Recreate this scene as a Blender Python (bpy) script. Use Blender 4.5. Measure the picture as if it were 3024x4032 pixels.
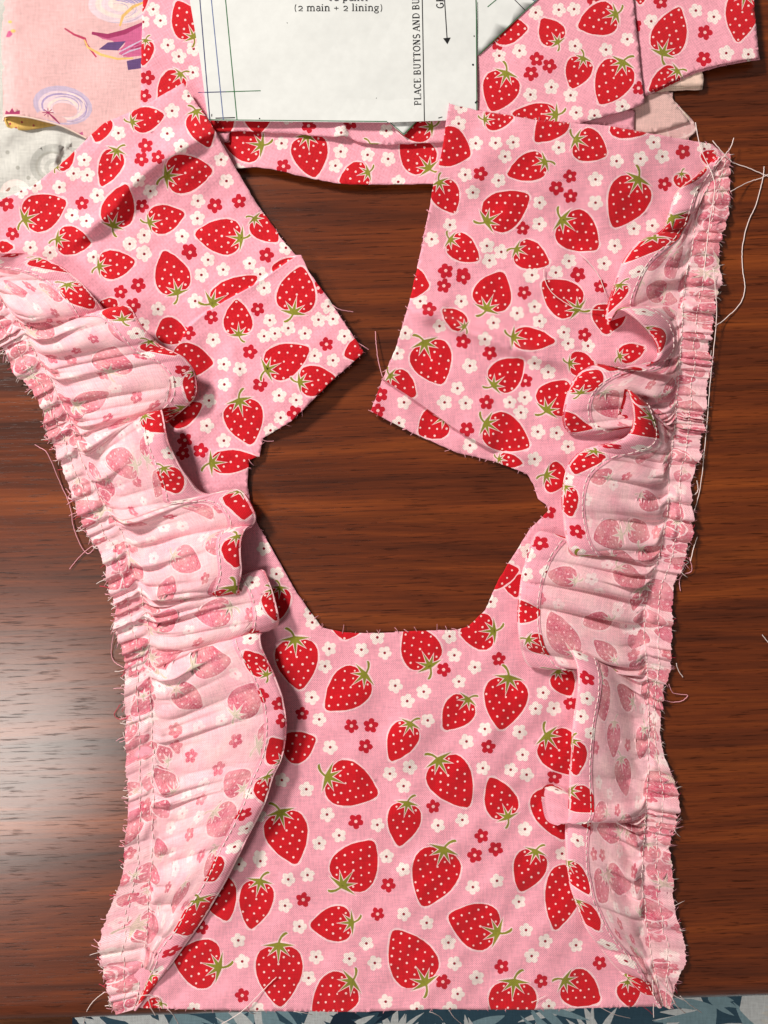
import bpy, math, random
import numpy as np
from mathutils import Vector
from mathutils.geometry import delaunay_2d_cdt

# ------------------------------------------------------------------ camera, light, exposure
S = bpy.context.scene
for o in list(bpy.data.objects): bpy.data.objects.remove(o)
PX = 0.36 / 3024            # metres per photo pixel on the table top
FOV = math.radians(53)
H = 0.18 / math.tan(FOV / 2)
cd = bpy.data.cameras.new('camera'); cam = bpy.data.objects.new('camera', cd)
S.collection.objects.link(cam); S.camera = cam
cam.location = (0, 0, H); cam.rotation_euler = (0, 0, 0)
cd.sensor_fit = 'HORIZONTAL'; cd.angle = FOV; cd.clip_start = 0.01; cd.clip_end = 50
S.render.resolution_x, S.render.resolution_y = 768, 1024
W = bpy.data.worlds.new('World'); S.world = W; W.use_nodes = True
W.node_tree.nodes['Background'].inputs[0].default_value = (1.0, 0.91, 0.83, 1)
W.node_tree.nodes['Background'].inputs[1].default_value = 0.15
def area(name, loc, target, size, power, col):
    l = bpy.data.lights.new(name, 'AREA'); l.shape = 'DISK'; l.size = size; l.energy = power; l.color = col
    o = bpy.data.objects.new(name, l); S.collection.objects.link(o); o.location = loc
    d = Vector(target) - Vector(loc); o.rotation_euler = d.to_track_quat('-Z', 'Y').to_euler(); return o
area('key_lamp', (-1.02, 1.00, 1.02), (0.05, 0.0, 0), 0.27, 37.5, (1.0, 0.95, 0.885))
area('side_lamp', (-0.65, -0.40, 0.9), (-0.1, -0.1, 0), 0.34, 5.0, (1.0, 0.945, 0.88))
S.view_settings.view_transform = 'Standard'; S.view_settings.look = 'None'
S.view_settings.gamma = 1; S.view_settings.exposure = 0
rng = random.Random(7); nr = np.random.RandomState(11)

# ------------------------------------------------------------------ helpers
def at(x, y, zmm):
    """photo pixel + height (mm) -> world metres; works on arrays"""
    z = np.asarray(zmm, float) * 0.001
    k = (H - z) / H * PX
    return (np.asarray(x, float) - 1512) * k, (2016 - np.asarray(y, float)) * k, z
def lin(r, g, b):
    f = lambda c: (c / 255 / 12.92) if c / 255 <= 0.04045 else ((c / 255 + 0.055) / 1.055) ** 2.4
    return (f(r), f(g), f(b))
def link(o, parent=None):
    S.collection.objects.link(o)
    if parent: o.parent = parent
    return o
def tag(o, label=None, cat=None, group=None, kind=None):
    if label: o['label'] = label
    if cat: o['category'] = cat
    if group: o['group'] = group
    if kind: o['kind'] = kind
    return o
def empty(name, loc=(0, 0, 0)):
    o = bpy.data.objects.new(name, None); o.location = (0, 0, 0); o.empty_display_size = .01
    return link(o)
def mesh_obj(name, V, F, mat, parent=None, smooth=True, cols=None, cols2=None, uv=None):
    me = bpy.data.meshes.new(name)
    me.from_pydata([tuple(v) for v in np.asarray(V)], [], F if isinstance(F, list) else F.tolist())
    if smooth: me.polygons.foreach_set('use_smooth', [True] * len(me.polygons))
    nl = len(me.loops)
    lv = np.empty(nl, int); me.loops.foreach_get('vertex_index', lv)
    lt = np.empty(len(me.polygons), int); me.polygons.foreach_get('loop_total', lt)
    for nm, c in (('print', cols), ('print_back', cols2)):
        if c is None: continue
        a = me.color_attributes.new(nm, 'FLOAT_COLOR', 'CORNER')
        cc = np.ones((nl, 4), np.float32); cc[:, :3] = np.repeat(np.asarray(c, np.float32), lt, axis=0)
        a.data.foreach_set('color', cc.ravel())
    if uv is not None:
        l = me.uv_layers.new(name='UVMap')
        l.data.foreach_set('uv', np.asarray(uv, np.float32)[lv].ravel())
    me.materials.append(mat); me.update()
    return link(bpy.data.objects.new(name, me), parent)
def solid(o, mm, off=-1):
    m = o.modifiers.new('thickness', 'SOLIDIFY'); m.thickness = mm * .001; m.offset = off; m.use_even_offset = False
    return o
def nodes(name):
    m = bpy.data.materials.new(name); m.use_nodes = True
    nt = m.node_tree; b = nt.nodes['Principled BSDF']
    return m, nt, b
def N(nt, t, **kw):
    n = nt.nodes.new(t)
    for k, v in kw.items():
        if k.startswith('i_'):
            key = k[2:]; n.inputs[int(key) if key.isdigit() else key].default_value = v
        else: setattr(n, k, v)
    return n
def math_(nt, op, a, b=None):
    n = N(nt, 'ShaderNodeMath', operation=op)
    for i, v in enumerate((a, b)):
        if v is None: continue
        if isinstance(v, (int, float)): n.inputs[i].default_value = v
        else: nt.links.new(v, n.inputs[i])
    return n.outputs[0]
def mixc(nt, f, a, b, mode='MIX'):
    n = N(nt, 'ShaderNodeMix', data_type='RGBA', blend_type=mode)
    for i, v in ((0, f), (6, a), (7, b)):
        if isinstance(v, (int, float)): n.inputs[i].default_value = v
        elif isinstance(v, tuple): n.inputs[i].default_value = (*v, 1) if len(v) == 3 else v
        else: nt.links.new(v, n.inputs[i])
    return n.outputs[2]

def cotton(name, period=8.0, depth=.22, rough=.85, back=False, speck=0.0):
    """woven cotton: print colour comes from the mesh, the weave from the uv (photo pixels)"""
    m, nt, b = nodes(name)
    L = nt.links.new
    at_ = N(nt, 'ShaderNodeAttribute', attribute_name='print'); col = at_.outputs['Color']
    if speck:   # the dye shows through the wrong side unevenly, thread by thread
        uv0 = N(nt, 'ShaderNodeUVMap', uv_map='UVMap')
        sn = N(nt, 'ShaderNodeTexNoise', i_Scale=.13, i_Detail=2.0); L(uv0.outputs[0], sn.inputs['Vector'])
        sb = N(nt, 'ShaderNodeTexNoise', i_Scale=.012, i_Detail=2.0); L(uv0.outputs[0], sb.inputs['Vector'])
        r = N(nt, 'ShaderNodeValToRGB'); r.color_ramp.elements[0].position = .40; r.color_ramp.elements[1].position = .70
        L(sn.outputs[0], r.inputs[0])
        r2 = N(nt, 'ShaderNodeValToRGB'); r2.color_ramp.elements[0].position = .35; r2.color_ramp.elements[1].position = .68
        L(sb.outputs[0], r2.inputs[0])
        col = mixc(nt, math_(nt, 'MULTIPLY', r.outputs[0], speck), col, lin(248, 204, 211))
        col = mixc(nt, math_(nt, 'MULTIPLY', r2.outputs[0], .34), col, lin(250, 214, 206))
        sc = N(nt, 'ShaderNodeTexNoise', i_Scale=.009, i_Detail=2.0); L(uv0.outputs[0], sc.inputs['Vector']); sc.noise_dimensions = '4D'; sc.inputs['W'].default_value = 3.7
        r3 = N(nt, 'ShaderNodeValToRGB'); r3.color_ramp.elements[0].position = .45; r3.color_ramp.elements[1].position = .70
        L(sc.outputs[0], r3.inputs[0])
        col = mixc(nt, math_(nt, 'MULTIPLY', r3.outputs[0], .45), col, lin(240, 150, 170))
    if back:
        a2 = N(nt, 'ShaderNodeAttribute', attribute_name='print_back')
        g = N(nt, 'ShaderNodeNewGeometry')
        col = mixc(nt, g.outputs['Backfacing'], col, a2.outputs['Color'])
    uv = N(nt, 'ShaderNodeUVMap', uv_map='UVMap')
    sp = N(nt, 'ShaderNodeSeparateXYZ'); L(uv.outputs[0], sp.inputs[0])
    nz = N(nt, 'ShaderNodeTexNoise', i_Scale=.02, i_Detail=2.0); L(uv.outputs[0], nz.inputs['Vector'])
    wob = math_(nt, 'MULTIPLY', nz.outputs[0], 2.5)
    sx = math_(nt, 'SINE', math_(nt, 'ADD', math_(nt, 'MULTIPLY', sp.outputs[0], 2 * math.pi / period), wob))
    sy = math_(nt, 'SINE', math_(nt, 'ADD', math_(nt, 'MULTIPLY', sp.outputs[1], 2 * math.pi / period * 1.04), wob))
    wv = math_(nt, 'MULTIPLY', sx, sy)
    mp = N(nt, 'ShaderNodeMapping'); mp.inputs['Scale'].default_value = (.02, .14, 1); L(uv.outputs[0], mp.inputs[0])
    sl = N(nt, 'ShaderNodeTexNoise', i_Scale=1.0, i_Detail=3.0, i_Roughness=.7); L(mp.outputs[0], sl.inputs['Vector'])
    mp2 = N(nt, 'ShaderNodeMapping'); mp2.inputs['Scale'].default_value = (.14, .02, 1); L(uv.outputs[0], mp2.inputs[0])
    sl2 = N(nt, 'ShaderNodeTexNoise', i_Scale=1.0, i_Detail=3.0, i_Roughness=.7); L(mp2.outputs[0], sl2.inputs['Vector'])
    slub = math_(nt, 'SUBTRACT', math_(nt, 'ADD', sl.outputs[0], sl2.outputs[0]), 1.0)
    big = N(nt, 'ShaderNodeTexNoise', i_Scale=.006, i_Detail=3.0); L(uv.outputs[0], big.inputs['Vector'])
    f = math_(nt, 'ADD', math_(nt, 'MULTIPLY', wv, depth), math_(nt, 'MULTIPLY', slub, .55))
    f = math_(nt, 'ADD', f, math_(nt, 'MULTIPLY', math_(nt, 'SUBTRACT', big.outputs[0], .5), .22))
    f = math_(nt, 'ADD', f, .97)
    cmb = N(nt, 'ShaderNodeCombineColor')
    for i in range(3): L(f, cmb.inputs[i])
    col = mixc(nt, 1.0, col, cmb.outputs[0], 'MULTIPLY')
    L(col, b.inputs['Base Color']); b.inputs['Roughness'].default_value = rough
    b.inputs['Specular IOR Level'].default_value = .18
    b.inputs['Sheen Weight'].default_value = .12; b.inputs['Sheen Roughness'].default_value = .6
    bp = N(nt, 'ShaderNodeBump', i_Strength=.35, i_Distance=.00012)
    L(math_(nt, 'ADD', wv, math_(nt, 'MULTIPLY', slub, 3.0)), bp.inputs['Height']); L(bp.outputs[0], b.inputs['Normal'])
    return m
def plain(name, col, rough=.7, spec=.2):
    m, nt, b = nodes(name)
    tc = N(nt, 'ShaderNodeTexCoord'); n = N(nt, 'ShaderNodeTexNoise', i_Scale=220.0, i_Detail=3.0)
    nt.links.new(tc.outputs['Object'], n.inputs['Vector'])
    d = tuple(c * .86 for c in col)
    nt.links.new(mixc(nt, n.outputs[0], d, col), b.inputs['Base Color'])
    b.inputs['Roughness'].default_value = rough; b.inputs['Specular IOR Level'].default_value = spec
    return m

M_COT = cotton('printed_cotton')
M_RUF = cotton('printed_cotton_two_sided', back=True, speck=.38)
M_HEM = cotton('printed_cotton_hem')
M_BACK = cotton('cotton_wrong_side', depth=.14)
M_SOFT = cotton('brushed_print_fabric', period=7.0, depth=.10)
M_THREAD = plain('white_sewing_thread', lin(246, 226, 222), .8)
M_PTHREAD = plain('pink_cotton_thread', lin(240, 168, 180), .85)
M_RTHREAD = plain('red_cotton_thread', lin(205, 60, 80), .85)
M_INK = plain('black_ink', (.012, .012, .014), .7)
M_NAVY = plain('navy_ink', lin(50, 56, 110), .7); M_BLUE = plain('blue_ink', lin(90, 110, 165), .7)
M_GREEN = plain('green_ink', lin(40, 110, 62), .7)

PAL = dict(base=lin(242, 164, 181), red=lin(202, 6, 26), halo=lin(248, 202, 208), green=lin(136, 134, 40),
           white=lin(245, 225, 220), dotr=lin(150, 20, 46), rfl=lin(194, 10, 38), seed=lin(250, 206, 204), dotw=lin(248, 190, 190))
PALE = dict(base=lin(246, 188, 198), red=lin(206, 84, 108), halo=lin(249, 208, 214), green=lin(198, 190, 166),
            white=lin(250, 224, 224), dotr=lin(226, 150, 164), rfl=lin(206, 62, 94), seed=lin(246, 192, 200), dotw=lin(246, 190, 196))

# ------------------------------------------------------------------ print motifs: lists of (polygon, colour key)
PROF = [(0, .30), (.03, .58), (.08, .78), (.15, .91), (.25, .985), (.35, 1), (.47, .955), (.6, .84), (.72, .68), (.83, .49), (.91, .32), (.965, .19), (1, .06)]
def berry_poly(Lr, Wd, off=0.0):
    r = [(w * Wd / 2 + off * (1 if s < .9 else .8), s * Lr + (off if s > .96 else (-off if s < .02 else 0))) for s, w in PROF]
    return r + [(-x, y) for x, y in reversed(r)]
def star(Wd, grow):
    pts = []; grow *= 1.25
    tips = [(-88, .42), (-44, .38), (2, .47), (46, .37), (90, .42)]
    for i, (a, r) in enumerate(tips):
        a = math.radians(a); R = r * Wd + grow * 1.4
        pts.append((math.sin(a) * R, math.cos(a) * R - .02 * Wd))
        if i < 4:
            a2 = math.radians((tips[i][0] + tips[i + 1][0]) / 2); R2 = .125 * Wd + grow
            pts.append((math.sin(a2) * R2, math.cos(a2) * R2 - .02 * Wd))
    pts += [(.16 * Wd + grow, -.06 * Wd - grow), (0, -.09 * Wd - grow), (-.16 * Wd - grow, -.06 * Wd - grow)]
    return pts
def stem(Wd, grow, bend):
    c = [(0, 0), (.02 * bend, -.12), (.07 * bend, -.22), (.15 * bend, -.30), (.22 * bend, -.335)]
    l, r = [], []
    for i, (x, y) in enumerate(c):
        w = (.020 + .008 * (i >= 3)) * Wd + 1.2 + grow
        if i < 2: n = (1, 0)
        else: n = (.8, .6 * bend)
        l.append((x * Wd - n[0] * w, y * Wd - n[1] * w)); r.append((x * Wd + n[0] * w, y * Wd + n[1] * w))
    e = c[-1]; ext = (e[0] * Wd + bend * (2 + grow) * .8, e[1] * Wd - (2 + grow) * .6)
    return l + [ext] + r[::-1]
def berry(top, tip, wd, calyx=True, seed=0):
    tx, ty = top; ax, ay = tip[0] - tx, tip[1] - ty; Lr = math.hypot(ax, ay)
    if Lr < 4: return []
    ex, ey = ax / Lr, ay / Lr; fx, fy = -ey, ex
    R = random.Random(int(tx * 7 + ty * 13) + seed)
    # keep a berry from being drawn flatter than fabric printing would make it
    T = lambda p: [(tx + fx * x + ex * y, ty + fy * x + ey * y) for x, y in p]
    J = lambda p, a=1.3: [(x + R.uniform(-a, a), y + R.uniform(-a, a)) for x, y in dens(p, 16)]
    out = [(J(T(berry_poly(Lr, wd, 7)), 1.8), 'halo'), (J(T(berry_poly(Lr, wd))), 'red')]
    dy = 32 if wd > 90 else 25
    prof = lambda s: np.interp(s, [p[0] for p in PROF], [p[1] for p in PROF])
    y = dy * .55; k = 0
    while y < Lr * .96:
        hw = prof(y / Lr) * wd / 2 - 7
        x0 = (k % 2) * dy * .62
        for j in range(-6, 7):
            x = x0 + j * dy * 1.24 + R.uniform(-3, 3); yy = y + R.uniform(-3, 3)
            if abs(x) < hw:
                r = 4.5 * R.uniform(.85, 1.15); a0 = R.uniform(0, 1)
                out.append((T([(x + r * math.cos(a0 + i * math.pi / 3), yy + r * math.sin(a0 + i * math.pi / 3)) for i in range(6)]), 'seed'))
        y += dy * .86; k += 1
    if calyx:
        bend = R.choice((-1, 1)); cw = max(wd, Lr * .8, 70)
        cw = min(cw, 180) * .84
        out += [(T(stem(cw, 4.5, bend)), 'halo'), (T(star(cw, 5)), 'halo'), (T(stem(cw, 0, bend)), 'green'), (T(star(cw, 0)), 'green')]
    return out
def flower(c, kind, R=30, sq=1.0):
    rr = random.Random(int(c[0] * 3 + c[1] * 5)); a0 = rr.uniform(0, 6.28); R *= rr.uniform(.93, 1.05)
    pts = []
    for i in range(30):
        a = a0 + i * 2 * math.pi / 30
        m = abs(math.cos(2.5 * (a - a0)))
        r = R * ((.70 + .30 * m ** .75) if kind == 'W' else (.64 + .36 * m ** .8))
        r += rr.uniform(-1.3, 1.3); pts.append((c[0] + r * math.cos(a), c[1] + r * math.sin(a) * sq))
    d = 6.0 if kind == 'W' else 7
    dot = [(c[0] + d * math.cos(i * 1.0472), c[1] + d * math.sin(i * 1.0472)) for i in range(6)]
    return [(pts, 'white' if kind == 'W' else 'rfl'), (dot, 'dotr' if kind == 'W' else 'dotw')]

CR = dict(C1=(0, 0, 1100 / 1659), C2=(700, 0, 1200 / 1659), C3=(1700, 0, 1324 / 1659), C4=(0, 700, 1500 / 1659), C5=(1400, 1000, 1624 / 1659),
          D1=(0, 1700, 1300 / 1659), D2=(0, 2800, 1400 / 1659), D3=(1800, 1900, 1224 / 1659), D4=(1700, 2900, 1324 / 1659), D5=(1000, 2400, 1300 / 1659),
          FV=(0, 0, 3024 / 1659), B3=(0, 950, 1000 / 1659), X1=(1200, 3200, 700 / 952), R1=(2100, 1050, 750 / 1659), R2=(1950, 1950, 800 / 1659))
def cv(c, x, y):
    ox, oy, k = CR[c]; return (ox + x * k, oy + y * k)
def motifs(spec, pale=False):
    """spec: {crop: (berries, red flowers, white flowers)}; berries (topx, topy, tipx, tipy, width[, nocalyx[, region]])"""
    out = []
    for c, (B, Rf, Wf) in spec.items():
        k = CR[c][2]
        for x, y in Wf: out += [(p, q, None) for p, q in flower(cv(c, x, y), 'W')]
        for x, y in Rf: out += [(p, q, None) for p, q in flower(cv(c, x, y), 'R')]
        for b in B:
            reg = b[6] if len(b) > 6 else None
            out += [(p, q, reg) for p, q in berry(cv(c, b[0], b[1]), cv(c, b[2], b[3]), b[4] * k, not (len(b) > 5 and b[5]))]
    return out

# ------------------------------------------------------------------ cloth triangulation with the print cut into it
def ccw(p):
    a = sum(p[i][0] * p[(i + 1) % len(p)][1] - p[(i + 1) % len(p)][0] * p[i][1] for i in range(len(p)))
    return p if a > 0 else p[::-1]
def dens(poly, step, jit=0.0, closed=True):
    out = []; n = len(poly)
    for i in range(n if closed else n - 1):
        a, b = poly[i], poly[(i + 1) % n]; d = math.dist(a, b); k = max(1, int(d / step))
        for j in range(k):
            t = j / k; s = jit if j else 0
            out.append((a[0] + (b[0] - a[0]) * t + rng.uniform(-s, s), a[1] + (b[1] - a[1]) * t + rng.uniform(-s, s)))
    if not closed: out.append(poly[-1])
    return out
def smooth_poly(pts, it=1):
    for _ in range(it):
        q = []
        for i in range(len(pts)):
            a, b = pts[i], pts[(i + 1) % len(pts)]
            q += [(a[0] * .75 + b[0] * .25, a[1] * .75 + b[1] * .25), (a[0] * .25 + b[0] * .75, a[1] * .25 + b[1] * .75)]
        pts = q
    return pts
def triangulate(outline, mot, gridpts, pal, lines=(), region=None):
    K = 1e-3; V = []; E = []; Fc = []; keys = [None]; regs = [None]
    def add(p):
        i0 = len(V); V.extend([Vector((x * K, y * K)) for x, y in p]); return list(range(i0, i0 + len(p)))
    o = ccw(outline); Fc.append(add(o))
    xs = [p[0] for p in o]; ys = [p[1] for p in o]; x0, x1, y0, y1 = min(xs), max(xs), min(ys), max(ys)
    for p, k, reg in mot:
        mx = [q[0] for q in p]; my = [q[1] for q in p]
        if max(mx) < x0 or min(mx) > x1 or max(my) < y0 or min(my) > y1: continue
        Fc.append(add(ccw(p))); keys.append(k); regs.append(reg)
    for l in lines:
        ids = add(l); E += [(ids[i], ids[i + 1]) for i in range(len(ids) - 1)]
    add(gridpts)
    vo, eo, fo, _, _, of = delaunay_2d_cdt(V, E, Fc, 0, 1e-7, True)
    P = np.array([(v.x, v.y) for v in vo]) / K
    keep = [(f, ids) for f, ids in zip(fo, of) if 0 in ids]
    rg = None
    if region is not None:
        c = P[np.array([f for f, _ in keep])].mean(1); rg = region(c[:, 0], c[:, 1])
    F = []; C = []
    for n_, (f, ids) in enumerate(keep):
        if rg is not None: ids = [i for i in ids if regs[i] is None or regs[i] == rg[n_]]
        t = max(ids); F.append(f); C.append('base' if t == 0 else keys[t])
    return P, F, C
def grid_in(x0, x1, y0, y1, g):
    out = []; j = 0; y = y0
    while y < y1:
        x = x0 + (j % 2) * g / 2
        while x < x1:
            out.append((x + rng.uniform(-.1, .1) * g, y + rng.uniform(-.1, .1) * g)); x += g
        y += g * .87; j += 1
    return out
def cloth(name, outline, mot, zf, mat=None, parent=None, pal=PAL, g=24, jit=1.6, thick=.35, lines=(), region=None, rot=0.0, step=14, flat=False):
    o = dens(outline, step, jit)
    xs = [p[0] for p in o]; ys = [p[1] for p in o]
    P, F, C = triangulate(o, mot, grid_in(min(xs), max(xs), min(ys), max(ys), g), pal, lines, region)
    x, y, z = at(P[:, 0], P[:, 1], zf(P[:, 0], P[:, 1]))
    c, s = math.cos(rot), math.sin(rot)
    uv = np.stack([P[:, 0] * c - P[:, 1] * s, P[:, 0] * s + P[:, 1] * c], 1)
    C = [pal[k] for k in C]
    F = [f[::-1] for f in F]      # image y runs down: flip so that normals face up
    return solid(mesh_obj(name, np.stack([x, y, z], 1), F, mat or M_COT, parent, not flat, C, None, uv), thick)

def seg_dist(x, y, pl):
    """distance to polyline, signed side, and 0..1 position along it"""
    best = np.full(np.shape(x), 1e9); side = np.zeros(np.shape(x)); pos = np.zeros(np.shape(x))
    tot = sum(math.dist(pl[i], pl[i + 1]) for i in range(len(pl) - 1)); acc = 0
    for (ax, ay), (bx, by) in zip(pl[:-1], pl[1:]):
        dx, dy = bx - ax, by - ay; L2 = dx * dx + dy * dy; Ls = math.sqrt(L2)
        t = np.clip(((x - ax) * dx + (y - ay) * dy) / L2, 0, 1)
        d = np.hypot(x - ax - t * dx, y - ay - t * dy); s = ((x - ax) * dy - (y - ay) * dx) / Ls
        m = d < best; best = np.where(m, d, best); side = np.where(m, s, side); pos = np.where(m, (acc + t * Ls) / tot, pos); acc += Ls
    return best, side, pos
def par_lines(pl):
    out = [dens(pl, 10, 0, False)]; p = dens(pl, 10, 0, False)
    for off in (-12, -6, -3, 3, 6, 12):
        q = []
        for i in range(len(p)):
            a, b = p[max(0, i - 1)], p[min(len(p) - 1, i + 1)]; dx, dy = b[0] - a[0], b[1] - a[1]; L = math.hypot(dx, dy)
            q.append((p[i][0] + dy / L * off, p[i][1] - dx / L * off))
        out.append(q)
    return out
def ridge(x, y, pl, h, w, asym=1.0):
    d, s, p = seg_dist(x, y, pl); ww = np.where(s > 0, w, w * asym)
    env = np.clip(np.minimum(p, 1 - p) * 6 + .25, 0, 1)
    return h * env * np.exp(-(d / ww) ** 2)
def sstep(a, b, v):
    t = np.clip((v - a) / (b - a), 0, 1); return t * t * (3 - 2 * t)
WN = [(nr.uniform(-1, 1) / 260, nr.uniform(-1, 1) / 260, nr.uniform(0, 6.28)) for _ in range(9)]
def wavy(x, y): return sum(np.sin(2 * np.pi * (a * x + b * y) + c) for a, b, c in WN) / 4.0

def crinkler(seed, box, n):
    R = random.Random(seed); L = []
    for _ in range(n):
        x, y = R.uniform(box[0], box[2]), R.uniform(box[1], box[3]); a = R.uniform(0, 3.14); l = R.uniform(90, 330); b = R.uniform(-.5, .5)
        L.append(([(x, y), (x + l * .5 * math.cos(a), y + l * .5 * math.sin(a)), (x + l * .5 * math.cos(a) + l * .5 * math.cos(a + b), y + l * .5 * math.sin(a) + l * .5 * math.sin(a + b))], R.uniform(.25, .7) * R.choice((1, 1, -1)), R.uniform(14, 34)))
    WV = [(R.uniform(-1, 1) / 95, R.uniform(-1, 1) / 95, R.uniform(0, 6.28)) for _ in range(8)]
    def f(x, y):
        z = .09 * sum(np.sin(2 * np.pi * (a * x + b * y) + c) for a, b, c in WV)
        for pl_, h, w in L: z = z + ridge(x, y, pl_, h, w, 1.6)
        return z
    return f
def tube(path, r, mat_pts=None, n=5):
    """thin thread along world points -> verts, faces"""
    P = np.asarray(path, float); T = np.gradient(P, axis=0); T /= np.linalg.norm(T, axis=1)[:, None] + 1e-12
    up = np.array([0, 0, 1.0]); A = np.cross(T, up); nA = np.linalg.norm(A, axis=1)[:, None]
    A = np.where(nA < 1e-3, np.array([1.0, 0, 0]), A / (nA + 1e-12)); B = np.cross(A, T)
    V = []; F = []
    for i in range(len(P)):
        for k in range(n):
            a = 2 * math.pi * k / n; V.append(P[i] + r * (A[i] * math.cos(a) + B[i] * math.sin(a)))
    for i in range(len(P) - 1):
        for k in range(n):
            F.append((i * n + k, i * n + (k + 1) % n, (i + 1) * n + (k + 1) % n, (i + 1) * n + k))
    F.append(tuple(range(n))[::-1]); F.append(tuple((len(P) - 1) * n + k for k in range(n)))
    return V, F
def join(parts):
    V = []; F = []
    for v, f in parts:
        o = len(V); V += list(v); F += [tuple(i + o for i in q) for q in f]
    return V, F
def catmull(p, n=8):
    p = [tuple(q) for q in p]; q = [p[0]] + p + [p[-1]]; out = []
    for i in range(1, len(q) - 2):
        for k in range(n):
            t = k / n
            out.append(tuple(.5 * (2 * q[i][d] + (q[i + 1][d] - q[i - 1][d]) * t + (2 * q[i - 1][d] - 5 * q[i][d] + 4 * q[i + 1][d] - q[i + 2][d]) * t * t
                       + (3 * q[i][d] - q[i - 1][d] - 3 * q[i + 1][d] + q[i + 2][d]) * t ** 3) for d in range(len(q[0]))))
    out.append(p[-1]); return out
def thread(name, pts, z, mat, parent=None, rpx=2.3, c='FV'):
    """pts in crop coordinates; z one height or a list (mm)"""
    zz = z if isinstance(z, (list, tuple)) else [z] * len(pts)
    p = catmull([(*cv(c, a, b), h) for (a, b), h in zip(pts, zz)], 10)
    p = [(x + rng.uniform(-.8, .8), y + rng.uniform(-.8, .8), h) for x, y, h in p]
    x, y, zz = at([q[0] for q in p], [q[1] for q in p], [q[2] for q in p])
    V, F = tube(np.stack([x, y, zz], 1), rpx * .8 * PX)
    return mesh_obj(name, V, F, mat, parent)
def fray(name, edge, zf, parent, density=22, length=(8, 34), mat=None, rpx=1.3, outward=None, seed=1):
    """loose yarn ends along a cut edge (photo px polyline)"""
    R = random.Random(seed); parts = []
    e = dens(edge, density, 0, False)
    for i in range(1, len(e) - 1):
        if R.random() < .35: continue
        tx, ty = e[i + 1][0] - e[i - 1][0], e[i + 1][1] - e[i - 1][1]; L = math.hypot(tx, ty) + 1e-9
        nx, ny = ty / L, -tx / L
        if outward is not None and (nx * (e[i][0] - outward[0]) + ny * (e[i][1] - outward[1])) < 0: nx, ny = -nx, -ny
        for _ in range(R.choice((1, 1, 2))):
            l = R.uniform(*length) * (1.8 if R.random() < .07 else 1); a = R.gauss(0, .7)
            dx, dy = nx * math.cos(a) - ny * math.sin(a), nx * math.sin(a) + ny * math.cos(a); cu = R.uniform(-.6, .6)
            pts = []
            z0 = float(zf(np.array([e[i][0]]), np.array([e[i][1]]))[0])
            for k in range(4):
                t = k / 3
                px = e[i][0] - dx * 5 + dx * (l + 5) * t - dy * cu * l * t * t; py = e[i][1] - dy * 5 + dy * (l + 5) * t + dx * cu * l * t * t
                pts.append(np.array(at(px, py, max(.35, z0 * (1 - .35 * t) + .15))))
            parts.append(tube(pts, rpx * PX * R.uniform(.7, 1.15), n=3))
    V, F = join(parts)
    return tag(mesh_obj(name, V, F, mat or M_PTHREAD, parent), kind='stuff')

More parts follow.
